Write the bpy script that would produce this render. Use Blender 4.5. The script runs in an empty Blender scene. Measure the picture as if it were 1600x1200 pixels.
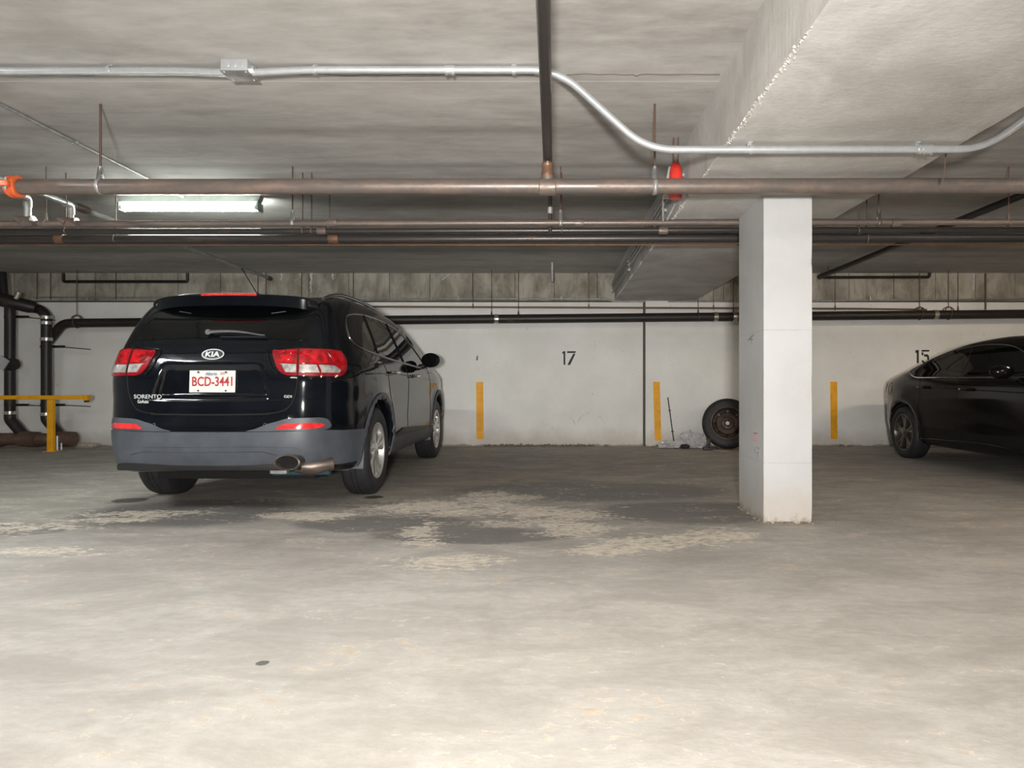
import bpy, bmesh, math, random
import numpy as np
from mathutils import Vector, Matrix, noise
from mathutils.bvhtree import BVHTree
from mathutils.geometry import delaunay_2d_cdt
random.seed(7)
PI = math.pi
scene = bpy.context.scene
COL = scene.collection

# ------------------------------------------------------------------ camera
cam_d = bpy.data.cameras.new('camera')
cam_d.sensor_width = 36.0
cam_d.lens = 24.0
cam_d.shift_x = -65.0 / 1600.0
cam_d.clip_start = 0.05
cam_d.clip_end = 200
cam = bpy.data.objects.new('camera', cam_d)
COL.objects.link(cam)
cam.location = (0, 0, 0.92)
cam.rotation_euler = (PI / 2, 0, 0)
scene.camera = cam
F = 1600 * 24.0 / 36.0
CX, CY, CH = 865.0, 600.0, 0.92


def W(px, py, Y):
    """world point that the photograph shows at (px, py) when it stands Y metres away"""
    return Vector(((px - CX) * Y / F, Y, CH + (CY - py) * Y / F))


# ------------------------------------------------------------------ world, lights, exposure
world = bpy.data.worlds.new('world')
scene.world = world
world.use_nodes = True
world.node_tree.nodes['Background'].inputs[0].default_value = (0.9, 0.95, 1.0, 1)
world.node_tree.nodes['Background'].inputs[1].default_value = 0.15
scene.view_settings.view_transform = 'Standard'
scene.view_settings.look = 'None'
scene.view_settings.gamma = 1.0
scene.view_settings.use_curve_mapping = False
scene.view_settings.exposure = 0.20


def area(name, loc, rot, sx, sy, power, color, shape='RECTANGLE', spread=PI):
    l = bpy.data.lights.new(name, 'AREA')
    l.shape = shape
    l.size = sx
    l.size_y = sy
    l.energy = power
    l.color = color
    l.spread = spread
    o = bpy.data.objects.new(name, l)
    COL.objects.link(o)
    o.location = loc
    o.rotation_euler = rot
    return o


# the photographer's flash, behind the camera
FLASH = area('photo_flash', (-0.08, -1.0, 0.95), (PI / 2 + 0.10, 0, 0), 0.22, 0.16, 200, (1.0, 0.965, 0.92), spread=math.radians(135))
# rows of ceiling tube fixtures outside the frame: x, y, colour, watts (their glowing tubes are built with the fixtures)
LAMPS = [
    (-4.3, 2.6, (0.96, 0.99, 1.0), 190), (-1.8, -2.6, (1.0, 0.96, 0.92), 75), (2.6, -2.8, (1.0, 0.96, 0.92), 80), (4.6, 2.6, (1.0, 0.90, 0.76), 80),
    (6.0, 6.6, (1.0, 0.82, 0.60), 80), (-8.6, 5.5, (0.92, 1.0, 0.90), 14),
]


# ------------------------------------------------------------------ material helpers
class NT:
    def __init__(self, name):
        self.mat = bpy.data.materials.new(name)
        self.mat.use_nodes = True
        self.t = self.mat.node_tree
        self.b = self.t.nodes['Principled BSDF']

    def n(self, kind, **kw):
        nd = self.t.nodes.new(kind)
        for k, v in kw.items():
            setattr(nd, k, v)
        return nd

    def put(self, sock, v):
        if isinstance(v, bpy.types.NodeSocket):
            self.t.links.new(v, sock)
        else:
            sock.default_value = v

    def m(self, op, a, b=0.0, c=0.0, clamp=False):
        nd = self.n('ShaderNodeMath', operation=op, use_clamp=clamp)
        for i, v in enumerate((a, b, c)):
            self.put(nd.inputs[i], v)
        return nd.outputs[0]

    def pos(self):
        return self.n('ShaderNodeNewGeometry').outputs['Position']

    def obj(self):
        return self.n('ShaderNodeTexCoord').outputs['Object']

    def sep(self, v):
        nd = self.n('ShaderNodeSeparateXYZ')
        self.put(nd.inputs[0], v)
        return nd.outputs

    def scl(self, v, s, loc=(0, 0, 0), rot=(0, 0, 0)):
        nd = self.n('ShaderNodeMapping')
        self.put(nd.inputs[0], v)
        nd.inputs[3].default_value = s
        nd.inputs[1].default_value = loc
        nd.inputs[2].default_value = rot
        return nd.outputs[0]

    def noise(self, v, scale, detail=6, rough=0.6, dist=0.0):
        nd = self.n('ShaderNodeTexNoise')
        self.put(nd.inputs['Vector'], v)
        nd.inputs['Scale'].default_value = scale
        nd.inputs['Detail'].default_value = detail
        nd.inputs['Roughness'].default_value = rough
        nd.inputs['Distortion'].default_value = dist
        return nd.outputs[0]

    def ramp(self, v, a, b):
        nd = self.n('ShaderNodeMapRange')
        nd.interpolation_type = 'SMOOTHSTEP'
        self.put(nd.inputs[0], v)
        nd.inputs[1].default_value = a
        nd.inputs[2].default_value = b
        return nd.outputs[0]

    def mix(self, f, a, b):
        nd = self.n('ShaderNodeMix', data_type='RGBA')
        self.put(nd.inputs[0], f)
        self.put(nd.inputs[6], a if isinstance(a, bpy.types.NodeSocket) else (*a, 1))
        self.put(nd.inputs[7], b if isinstance(b, bpy.types.NodeSocket) else (*b, 1))
        return nd.outputs[2]

    def bump(self, h, strength=0.3, dist=0.01):
        nd = self.n('ShaderNodeBump')
        nd.inputs['Strength'].default_value = strength
        nd.inputs['Distance'].default_value = dist
        self.put(nd.inputs['Height'], h)
        self.t.links.new(nd.outputs[0], self.b.inputs['Normal'])

    def out(self, color=None, rough=None, metal=None, **kw):
        if color is not None:
            self.put(self.b.inputs['Base Color'], color if isinstance(color, bpy.types.NodeSocket) else (*color, 1))
        if rough is not None:
            self.put(self.b.inputs['Roughness'], rough)
        if metal is not None:
            self.put(self.b.inputs['Metallic'], metal)
        for k, v in kw.items():
            self.put(self.b.inputs[k.replace('_', ' ')], v)
        return self.mat


def simple(name, c, rough=0.5, metal=0.0, var=0.12, nscale=9.0, bump=0.0, **kw):
    t = NT(name)
    nz = t.noise(t.obj(), nscale, 4)
    lo = tuple(x * (1 - var) for x in c)
    hi = tuple(min(1, x * (1 + var)) for x in c)
    if bump:
        t.bump(nz, bump, 0.003)
    return t.out(t.mix(t.ramp(nz, 0.3, 0.7), lo, hi), rough, metal, **kw)


M = {}


def concrete_ceiling():
    t = NT('concrete_ceiling')
    p = t.pos()
    streak = t.noise(t.scl(p, (0.16, 0.9, 1.0)), 1.4, 8, 0.62, 0.35)
    fine = t.noise(t.scl(p, (0.55, 1.5, 1.0)), 6.0, 9, 0.68, 0.25)
    blot = t.noise(p, 0.9, 4, 0.5)
    x, y, z = t.sep(p)
    v = t.m('ADD', t.m('MULTIPLY', streak, 0.6), t.m('MULTIPLY', fine, 0.4))
    c = t.mix(t.ramp(v, 0.22, 0.74), (0.24, 0.225, 0.205), (0.56, 0.55, 0.53))
    c = t.mix(t.m('MULTIPLY', t.ramp(blot, 0.55, 0.75), 0.4), c, (0.24, 0.22, 0.19))
    # pale laitance line along the pour joint
    wob = t.noise(t.scl(p, (3.0, 0.0, 0.0)), 1.0, 4)
    d = t.m('ABSOLUTE', t.m('SUBTRACT', y, t.m('ADD', 3.70, t.m('MULTIPLY', t.m('SUBTRACT', wob, 0.5), 0.02))))
    c = t.mix(t.m('MULTIPLY', t.ramp(d, 0.009, 0.004), 0.8), c, (0.62, 0.60, 0.56))
    # dark stripes left by the form boards
    for yy, w in ((4.42, 0.10), (5.12, 0.08), (6.9, 0.12), (8.4, 0.15)):
        d = t.m('ABSOLUTE', t.m('SUBTRACT', y, t.m('ADD', yy - 0.08, t.m('MULTIPLY', streak, 0.16))))
        c = t.mix(t.m('MULTIPLY', t.ramp(d, w * 1.3, 0.0), 0.4), c, (0.20, 0.185, 0.165))
    t.bump(fine, 0.22, 0.005)
    return t.out(c, 0.9)


def concrete_beam():
    t = NT('concrete_beam')
    p = t.pos()
    x, y, z = t.sep(p)
    big = t.noise(p, 1.6, 8, 0.65, 0.6)
    fine = t.noise(t.scl(p, (1.0, 2.0, 1.0)), 9, 8, 0.7, 0.4)
    c = t.mix(t.ramp(big, 0.3, 0.68), (0.40, 0.385, 0.36), (0.57, 0.56, 0.54))
    c = t.mix(t.m('MULTIPLY', t.ramp(fine, 0.56, 0.75), 0.35), c, (0.27, 0.235, 0.20))
    # lower form-board grain on the vertical faces
    grain = t.noise(t.scl(p, (8, 14, 0.6)), 3, 3)
    c = t.mix(t.m('MULTIPLY', t.ramp(grain, 0.45, 0.65), 0.18), c, (0.33, 0.31, 0.28))
    t.bump(t.m('ADD', fine, t.m('MULTIPLY', grain, 0.4)), 0.35, 0.006)
    return t.out(c, 0.88)


def wall_paint():
    t = NT('painted_wall')
    p = t.pos()
    x, y, z = t.sep(p)
    big = t.noise(p, 1.3, 6, 0.6)
    fine = t.noise(p, 14, 6, 0.7)
    c = t.mix(t.ramp(big, 0.3, 0.7), (0.76, 0.755, 0.73), (0.85, 0.845, 0.825))
    # dirt splashed up from the floor
    dirt = t.m('MULTIPLY', t.ramp(t.m('ADD', z, t.m('MULTIPLY', t.m('SUBTRACT', big, 0.5), 0.5)), 0.34, 0.02), 0.55)
    c = t.mix(dirt, c, (0.42, 0.36, 0.29))
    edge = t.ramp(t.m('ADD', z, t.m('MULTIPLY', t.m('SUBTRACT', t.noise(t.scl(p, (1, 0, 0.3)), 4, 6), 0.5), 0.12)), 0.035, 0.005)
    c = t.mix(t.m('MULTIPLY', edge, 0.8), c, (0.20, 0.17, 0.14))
    spot = t.noise(p, 24, 3, 0.5)
    c = t.mix(t.m('MULTIPLY', t.ramp(spot, 0.72, 0.78), 0.6), c, (0.22, 0.20, 0.17))
    # arc scuffs left by tyres on the wall of the empty bay
    for ax, az in ((0.55, 0.28), (0.12, 0.26)):
        dx = t.m('SUBTRACT', x, ax)
        dz = t.m('SUBTRACT', z, az)
        r = t.m('SQRT', t.m('ADD', t.m('MULTIPLY', dx, dx), t.m('MULTIPLY', dz, dz)))
        ring = t.ramp(t.m('ABSOLUTE', t.m('SUBTRACT', r, 0.21)), 0.015, 0.0)
        ring = t.m('MULTIPLY', ring, t.ramp(dz, 0.02, 0.10))
        ring = t.m('MULTIPLY', ring, t.ramp(fine, 0.42, 0.6))
        c = t.mix(t.m('MULTIPLY', ring, 0.5), c, (0.30, 0.29, 0.27))
    t.bump(t.m('ADD', fine, big), 0.25, 0.006)
    return t.out(c, 0.75)


def wall_raw():
    t = NT('board_formed_concrete')
    p = t.pos()
    x, y, z = t.sep(p)
    big = t.noise(t.scl(p, (1.3, 1, 0.6)), 2.2, 7, 0.65, 0.5)
    fine = t.noise(t.scl(p, (6, 1, 1.2)), 4, 6, 0.7)
    c = t.mix(t.ramp(big, 0.32, 0.66), (0.20, 0.18, 0.145), (0.46, 0.43, 0.37))
    c = t.mix(t.m('MULTIPLY', t.ramp(fine, 0.52, 0.72), 0.5), c, (0.16, 0.14, 0.11))
    t.bump(fine, 0.4, 0.006)
    return t.out(c, 0.9)


def column_paint():
    t = NT('column_paint')
    p = t.pos()
    x, y, z = t.sep(p)
    big = t.noise(p, 2.0, 6, 0.6)
    fine = t.noise(t.scl(p, (1, 1, 0.6)), 17, 6, 0.7)
    c = t.mix(t.ramp(big, 0.3, 0.7), (0.47, 0.47, 0.47), (0.52, 0.525, 0.53))
    d = t.m('ADD', z, t.m('MULTIPLY', t.m('SUBTRACT', fine, 0.5), 0.5))
    c = t.mix(t.m('MULTIPLY', t.ramp(d, 0.36, 0.0), 0.5), c, (0.45, 0.38, 0.30))
    c = t.mix(t.m('MULTIPLY', t.ramp(t.m('ADD', z, t.m('MULTIPLY', t.m('SUBTRACT', fine, 0.5), 0.25)), 0.05, 0.01), 0.8), c, (0.33, 0.28, 0.22))
    c = t.mix(t.m('MULTIPLY', t.ramp(t.noise(p, 30, 3, 0.5), 0.73, 0.78), 0.7), c, (0.30, 0.27, 0.24))
    for zz in (1.275, 0.40):   # seams of the cardboard-lined form
        dd = t.m('ABSOLUTE', t.m('SUBTRACT', z, t.m('ADD', zz, t.m('MULTIPLY', t.m('SUBTRACT', big, 0.5), 0.012))))
        c = t.mix(t.m('MULTIPLY', t.m('MULTIPLY', t.ramp(dd, 0.006, 0.001), t.ramp(fine, 0.35, 0.6)), 0.7), c, (0.38, 0.36, 0.33))
    t.bump(t.m('ADD', fine, big), 0.3, 0.006)
    return t.out(c, 0.6)


def floor_mat():
    t = NT('concrete_floor')
    p = t.pos()
    x, y, z = t.sep(p)
    big = t.noise(t.scl(p, (0.6, 1.0, 1)), 0.8, 7, 0.6, 0.5)
    mid = t.noise(t.scl(p, (0.8, 1.6, 1)), 2.6, 8, 0.65, 0.6)
    fine = t.noise(t.scl(p, (1.0, 1.5, 1)), 16, 8, 0.7)
    v = t.m('ADD', t.m('MULTIPLY', mid, 0.65), t.m('MULTIPLY', fine, 0.35))
    lightc = t.mix(t.ramp(v, 0.36, 0.64), (0.40, 0.372, 0.335), (0.55, 0.525, 0.488))
    c = t.mix(t.m('MULTIPLY', t.ramp(big, 0.42, 0.62), 0.35), lightc, (0.36, 0.335, 0.30))
    # damp, oily grey band inside the bays
    yy = t.m('ADD', y, t.m('MULTIPLY', t.m('SUBTRACT', big, 0.5), 2.6))
    band = t.ramp(yy, 3.0, 5.0)
    band = t.m('MULTIPLY', band, t.m('SUBTRACT', 1.0, t.m('MULTIPLY', t.ramp(x, 1.2, 3.0), 0.3)))
    c = t.mix(t.m('MULTIPLY', band, 0.62), c, t.mix(t.ramp(v, 0.35, 0.65), (0.20, 0.182, 0.16), (0.34, 0.31, 0.27)))

    def blob(cx, cy, rx, ry):
        dx = t.m('DIVIDE', t.m('SUBTRACT', x, cx), rx)
        dy = t.m('DIVIDE', t.m('SUBTRACT', y, cy), ry)
        r = t.m('SQRT', t.m('ADD', t.m('MULTIPLY', dx, dx), t.m('MULTIPLY', dy, dy)))
        return t.ramp(r, 1.25, 0.25)

    def total(bl):
        s = None
        for b in bl:
            g = blob(*b)
            s = g if s is None else t.m('MAXIMUM', s, g)
        return s
    # darkest wet patches
    wet = total([(-1.1, 4.5, 0.8, 0.35), (0.3, 5.9, 1.5, 0.7), (1.0, 4.9, 0.9, 0.55), (-2.6, 4.9, 1.0, 0.7), (-0.5, 4.15, 0.8, 0.3),
                 (-3.6, 4.3, 0.7, 0.25)])
    wv = t.ramp(t.m('ADD', wet, t.m('MULTIPLY', t.m('SUBTRACT', mid, 0.5), 1.3)), 0.35, 0.62)
    c = t.mix(t.m('MULTIPLY', wv, 0.7), c, (0.135, 0.13, 0.125))
    # flaked topping: light chips with ragged edges
    flk = t.noise(t.scl(p, (1.0, 1.7, 1), rot=(0, 0, 0.12)), 17, 7, 0.66, 0.5)
    area_m = total([(-0.85, 5.1, 0.85, 0.42), (-0.05, 4.75, 0.6, 0.42), (0.15, 4.35, 0.35, 0.3), (-0.55, 3.52, 0.42, 0.2),
                    (0.62, 4.0, 0.42, 0.3), (1.0, 4.15, 0.3, 0.25), (0.3, 3.8, 0.25, 0.18), (-0.85, 4.25, 0.16, 0.35), (-1.7, 4.75, 0.5, 0.2),
                    (-0.75, 3.95, 0.2, 0.15), (-0.5, 5.6, 0.5, 0.3),
                    (-2.9, 4.85, 0.6, 0.18), (-3.45, 4.4, 0.6, 0.15), (-3.0, 4.6, 0.4, 0.12), (-2.75, 3.75, 0.35, 0.14)])
    brk = t.m('ADD', t.m('MULTIPLY', t.m('SUBTRACT', mid, 0.5), 1.9), t.m('MULTIPLY', t.m('SUBTRACT', flk, 0.5), 2.4))
    fm = t.ramp(t.m('ADD', t.m('MULTIPLY', area_m, 0.52), brk), 0.32, 0.37)
    c = t.mix(t.m('MULTIPLY', fm, 0.9), c, t.mix(t.ramp(fine, 0.35, 0.65), (0.56, 0.49, 0.40), (0.78, 0.71, 0.60)))
    area_2 = total([(-0.7, 6.6, 1.0, 0.8), (0.6, 6.6, 0.6, 0.6), (-1.2, 7.6, 0.5, 1.0)])
    f2 = t.ramp(t.m('ADD', t.m('MULTIPLY', area_2, 0.42), brk), 0.26, 0.50)
    c = t.mix(t.m('MULTIPLY', f2, 0.55), c, (0.42, 0.34, 0.27))
    # oil drips
    oil = total([(-1.46, 5.55, 0.11, 0.10), (-3.35, 5.4, 0.18, 0.16), (-0.96, 2.25, 0.03, 0.03), (-1.0, 8.0, 0.25, 0.12)])
    ov = t.ramp(t.m('ADD', oil, t.m('MULTIPLY', t.m('SUBTRACT', flk, 0.5), 0.8)), 0.5, 0.6)
    c = t.mix(t.m('MULTIPLY', ov, 0.85), c, (0.035, 0.03, 0.028))
    # hairline cracks
    w1 = t.noise(t.scl(p, (1, 1, 1)), 1.8, 6, 0.6)
    for a, b, c0, x0, x1 in ((0.10, 1.0, 2.62, -1.2, 1.9), (-0.42, 1.0, 3.30, -0.9, 0.8), (1.0, 0.10, 2.32, 1.9, 9.0), (0.75, 1.0, 4.94, 1.5, 3.4)):
        L = math.hypot(a, b)
        d = t.m('ADD', t.m('MULTIPLY', x, a / L), t.m('MULTIPLY', y, b / L))
        d = t.m('SUBTRACT', d, t.m('ADD', c0 / L, t.m('MULTIPLY', t.m('SUBTRACT', w1, 0.5), 0.45)))
        ln = t.ramp(t.m('ABSOLUTE', d), 0.006, 0.001)
        g = x if x1 < 5 else y
        ln = t.m('MULTIPLY', ln, t.m('MULTIPLY', t.ramp(g, x0, x0 + 0.3), t.ramp(g, x1, x1 - 0.3)))
        ln = t.m('MULTIPLY', ln, t.ramp(fine, 0.40, 0.56))
        c = t.mix(t.m('MULTIPLY', ln, 0.55), c, (0.64, 0.60, 0.54))
    # worn yellow bay line
    for lx in (-1.12, 1.55, 4.05, -3.55):
        ln = t.ramp(t.m('ABSOLUTE', t.m('SUBTRACT', x, lx)), 0.055, 0.045)
        ln = t.m('MULTIPLY', ln, t.ramp(y, 8.3, 9.3))
        ln = t.m('MULTIPLY', ln, t.ramp(flk, 0.50, 0.66))
        c = t.mix(t.m('MULTIPLY', ln, 0.6), c, (0.50, 0.36, 0.08))
    rough = t.m('SUBTRACT', 0.82, t.m('MULTIPLY', t.m('MAXIMUM', wv, 0.0), 0.22))
    rough = t.m('SUBTRACT', rough, t.m('MULTIPLY', ov, 0.4))
    hgt = t.m('SUBTRACT', t.m('ADD', t.m('MULTIPLY', fine, 0.5), t.m('MULTIPLY', mid, 0.6)), t.m('MULTIPLY', fm, 0.9))
    t.bump(hgt, 0.35, 0.008)
    return t.out(c, rough)


def rusty(name, base, rust, amount=0.5, rough=0.45, metal=0.35):
    t = NT(name)
    p = t.pos()
    a = t.noise(t.scl(p, (0.8, 1, 2.0)), 5, 7, 0.7)
    b = t.noise(p, 40, 4, 0.6)
    v = t.m('ADD', t.m('MULTIPLY', a, 0.7), t.m('MULTIPLY', b, 0.3))
    f = t.ramp(v, 0.62 - 0.25 * amount, 0.72 - 0.1 * amount)
    t.bump(b, 0.25, 0.002)
    return t.out(t.mix(f, base, rust), t.m('ADD', rough, t.m('MULTIPLY', f, 0.2)), metal)


M['ceil'] = concrete_ceiling()
M['beam'] = concrete_beam()
M['wall'] = wall_paint()
M['raw'] = wall_raw()
M['column'] = column_paint()
M['floor'] = floor_mat()
M['steel_pipe'] = rusty('weathered_steel_pipe', (0.15, 0.128, 0.115), (0.215, 0.155, 0.125), 0.75, 0.36, 0.35)
M['dark_pipe'] = rusty('dark_steel_pipe', (0.060, 0.054, 0.052), (0.13, 0.078, 0.052), 0.35, 0.34, 0.45)
M['cast_iron'] = rusty('cast_iron', (0.022, 0.019, 0.018), (0.075, 0.045, 0.03), 0.35, 0.45, 0.2)
M['brown_iron'] = rusty('rusted_cast_iron', (0.10, 0.06, 0.045), (0.19, 0.12, 0.085), 0.6, 0.6, 0.1)
M['copper'] = rusty('tarnished_copper', (0.17, 0.095, 0.06), (0.24, 0.13, 0.08), 0.6, 0.45, 0.4)
M['rod'] = rusty('rusty_rod', (0.10, 0.062, 0.046), (0.17, 0.085, 0.05), 0.5, 0.6, 0.2)
M['galv'] = simple('galvanised_steel', (0.60, 0.625, 0.65), 0.34, 0.7, 0.05, 30)
M['galv_dull'] = simple('dull_galvanised_steel', (0.36, 0.36, 0.35), 0.45, 0.5, 0.2, 20)
M['clamp'] = simple('steel_clamp', (0.62, 0.60, 0.54), 0.28, 0.9, 0.2, 30)
M['orange'] = simple('orange_enamel', (0.72, 0.13, 0.035), 0.35, 0.0, 0.15, 20)
M['red'] = simple('red_enamel', (0.62, 0.035, 0.025), 0.3, 0.0, 0.15, 20)
M['yellow'] = simple('yellow_paint', (0.86, 0.40, 0.006), 0.55, 0.0, 0.10, 12)
M['black_paint'] = simple('black_stencil_paint', (0.015, 0.015, 0.016), 0.6, 0.0, 0.2, 30)
M['red_mark'] = simple('red_marker', (0.45, 0.10, 0.10), 0.6)
M['grey_mark'] = simple('grey_marker', (0.20, 0.20, 0.21), 0.6)
M['efflo'] = simple('white_efflorescence', (0.62, 0.62, 0.60), 0.9, 0.0, 0.2, 30, 0.4)
M['joint'] = simple('dark_joint_filler', (0.10, 0.085, 0.07), 0.9)
M['car_black'] = simple('black_car_paint', (0.0042, 0.0055, 0.0080), 0.07, 0.0, 0.3, 3, 0, Specular_IOR_Level=0.45)
M['car_brown'] = simple('black_brown_car_paint', (0.0060, 0.0056, 0.0052), 0.13, 0.0, 0.25, 3, 0, Specular_IOR_Level=0.35)
M['gap'] = simple('panel_gap_black', (0.001, 0.001, 0.001), 0.8)
M['glass'] = simple('dark_tinted_glass', (0.0022, 0.0028, 0.0030), 0.02, 0.0, 0.1, 3, 0, Specular_IOR_Level=0.55)
M['cladding'] = simple('grey_plastic_cladding', (0.062, 0.071, 0.086), 0.46, 0.0, 0.16, 7, 0.08)
M['plastic'] = simple('black_plastic', (0.010, 0.010, 0.011), 0.42)
M['chrome'] = simple('chrome', (0.75, 0.76, 0.78), 0.10, 1.0, 0.03)
M['dull_chrome'] = simple('satin_chrome', (0.33, 0.34, 0.36), 0.28, 1.0, 0.05)
M['alloy'] = simple('silver_alloy', (0.66, 0.66, 0.65), 0.24, 0.75, 0.06)
M['alloy_dark'] = simple('smoked_alloy', (0.16, 0.14, 0.13), 0.28, 0.8, 0.1)
M['rubber'] = simple('tyre_rubber', (0.018, 0.018, 0.020), 0.62, 0.0, 0.25, 16, 0.15)
M['wheel_well'] = simple('wheel_well_black', (0.004, 0.004, 0.004), 0.9)
M['lens_red'] = simple('red_lamp_lens', (0.40, 0.003, 0.008), 0.08, 0.0, 0.55, 16, 0, Coat_Weight=1.0, Coat_Roughness=0.03)
M['lens_dark'] = simple('deep_red_lens_border', (0.26, 0.004, 0.010), 0.1, 0.0, 0.15, 10, 0, Coat_Weight=1.0)
M['lens_bright'] = simple('bright_red_reflector_lens', (0.72, 0.03, 0.03), 0.12, 0.0, 0.2, 25, 0, Coat_Weight=1.0)
M['lens_clear'] = simple('clear_lamp_lens', (0.62, 0.62, 0.60), 0.12, 0.55, 0.35, 22, 0, Coat_Weight=1.0)
M['plate_white'] = simple('white_number_plate', (0.66, 0.65, 0.62), 0.4, 0.0, 0.04)
M['plate_red'] = simple('red_print', (0.38, 0.03, 0.03), 0.5)
M['plate_blue'] = simple('blue_print', (0.03, 0.06, 0.26), 0.5)
M['sticker_green'] = simple('green_sticker', (0.05, 0.42, 0.22), 0.5)
M['muffler'] = simple('muffler_steel', (0.16, 0.13, 0.11), 0.4, 0.7, 0.3, 8)
M['blue_part'] = simple('teal_silencer_tape', (0.03, 0.09, 0.12), 0.5)
M['fixture'] = simple('dull_enamel', (0.20, 0.22, 0.21), 0.5)
M['bag'] = simple('clear_plastic_bag', (0.62, 0.60, 0.62), 0.22, 0.0, 0.1, 12, 0.1, Transmission_Weight=0.15)
M['badge'] = simple('bright_badge_metal', (0.72, 0.73, 0.75), 0.35, 0.25, 0.03)
M['cardboard'] = simple('flattened_cardboard', (0.30, 0.22, 0.15), 0.85)
M['steel_wheel'] = simple('rusty_steel_wheel', (0.085, 0.058, 0.045), 0.5, 0.4, 0.5, 9)
M['debris'] = simple('loose_concrete_grit', (0.20, 0.17, 0.14), 0.95)
t = NT('tube_glow')
t.out((1, 1, 1), 0.5)
t.b.inputs['Emission Color'].default_value = (0.93, 1.0, 0.93, 1)
t.b.inputs['Emission Strength'].default_value = 85
M['glow'] = t.mat


# ------------------------------------------------------------------ mesh helpers
class MB:
    def __init__(self):
        self.v = []
        self.f = []

    def add(self, vs, fs):
        o = len(self.v)
        self.v += [tuple(p) for p in vs]
        self.f += [tuple(i + o for i in f) for f in fs]
        return self

    def box(self, c, s, rot=None, bev=0.0):
        cx, cy, cz = c
        hx, hy, hz = s[0] / 2, s[1] / 2, s[2] / 2
        if bev <= 0:
            vs = [Vector((a * hx, b * hy, d * hz)) for a in (-1, 1) for b in (-1, 1) for d in (-1, 1)]
            fs = [(0, 1, 3, 2), (4, 6, 7, 5), (0, 4, 5, 1), (2, 3, 7, 6), (0, 2, 6, 4), (1, 5, 7, 3)]
        else:
            bm = bmesh.new()
            bmesh.ops.create_cube(bm, size=1)
            for v in bm.verts:
                v.co = Vector((v.co.x * s[0], v.co.y * s[1], v.co.z * s[2]))
            bmesh.ops.bevel(bm, geom=bm.edges[:], offset=min(bev, min(s) * 0.45), segments=2, affect='EDGES', profile=0.7)
            bm.verts.index_update()
            vs = [v.co.copy() for v in bm.verts]
            fs = [tuple(x.index for x in f.verts) for f in bm.faces]
            bm.free()
        if rot is not None:
            vs = [rot @ p for p in vs]
        return self.add([p + Vector(c) for p in vs], fs)

    def tube(self, path, r, n=12, cap=True, closed=False):
        pts = [Vector(p) for p in path]
        N = len(pts)
        rs = r if isinstance(r, (list, tuple)) else [r] * N
        tang = []
        for i in range(N):
            a = pts[(i - 1) % N] if (closed or i > 0) else pts[i]
            b = pts[(i + 1) % N] if (closed or i < N - 1) else pts[i]
            tang.append((b - a).normalized())
        up = Vector((0, 0, 1)) if abs(tang[0].z) < 0.9 else Vector((1, 0, 0))
        u = tang[0].cross(up).normalized()
        vs = []
        for i in range(N):
            tt = tang[i]
            u = (u - tt * u.dot(tt)).normalized()
            w = tt.cross(u)
            for k in range(n):
                a = 2 * PI * k / n
                vs.append(pts[i] + (u * math.cos(a) + w * math.sin(a)) * rs[i])
        fs = []
        for i in range(N if closed else N - 1):
            j = (i + 1) % N
            for k in range(n):
                fs.append((i * n + k, i * n + (k + 1) % n, j * n + (k + 1) % n, j * n + k))
        if cap and not closed:
            fs.append(tuple(reversed(range(n))))
            fs.append(tuple((N - 1) * n + k for k in range(n)))
        return self.add(vs, fs)

    def lathe(self, prof, n=32, mat=None, closed=True):
        """prof: (radius, axial) pairs turned about local x"""
        mat = mat or Matrix()
        vs = []
        for k in range(n):
            a = 2 * PI * k / n
            for r, h in prof:
                vs.append(mat @ Vector((h, r * math.cos(a), r * math.sin(a))))
        P = len(prof)
        fs = []
        for k in range(n):
            k2 = (k + 1) % n
            for i in range(P if closed else P - 1):
                j = (i + 1) % P
                fs.append((k * P + i, k * P + j, k2 * P + j, k2 * P + i))
        return self.add(vs, fs)

    def prism(self, poly, h, mat=None):
        """poly in local xy, extruded to +z by h"""
        mat = mat or Matrix()
        n = len(poly)
        vs = [mat @ Vector((p[0], p[1], 0)) for p in poly] + [mat @ Vector((p[0], p[1], h)) for p in poly]
        fs = [tuple(reversed(range(n))), tuple(range(n, 2 * n))]
        fs += [(i, (i + 1) % n, n + (i + 1) % n, n + i) for i in range(n)]
        return self.add(vs, fs)

    def mesh(self, name):
        me = bpy.data.meshes.new(name)
        me.from_pydata(self.v, [], self.f)
        bm = bmesh.new()
        bm.from_mesh(me)
        bmesh.ops.recalc_face_normals(bm, faces=bm.faces[:])
        bm.to_mesh(me)
        bm.free()
        return me

    def build(self, name, mat, parent=None, smooth=40, loc=None):
        me = self.mesh(name)
        me.materials.append(mat)
        if smooth:
            me.shade_smooth()
            me.set_sharp_from_angle(angle=math.radians(smooth))
        o = bpy.data.objects.new(name, me)
        COL.objects.link(o)
        if loc is not None:
            o.location = loc
        if parent is not None:
            o.parent = parent
        return o


def thing(name, label, cat, loc=(0, 0, 0), rotz=0.0, group=None):
    o = bpy.data.objects.new(name, None)
    COL.objects.link(o)
    o.empty_display_size = 0.1
    o.location = loc
    o.rotation_euler = (0, 0, rotz)
    o['label'] = label
    o['category'] = cat
    if group:
        o['group'] = group
    return o


def tag(o, label, cat, group=None):
    o['label'] = label
    o['category'] = cat
    if group:
        o['group'] = group
    return o


def struct(o):
    o['kind'] = 'structure'
    return o


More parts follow.
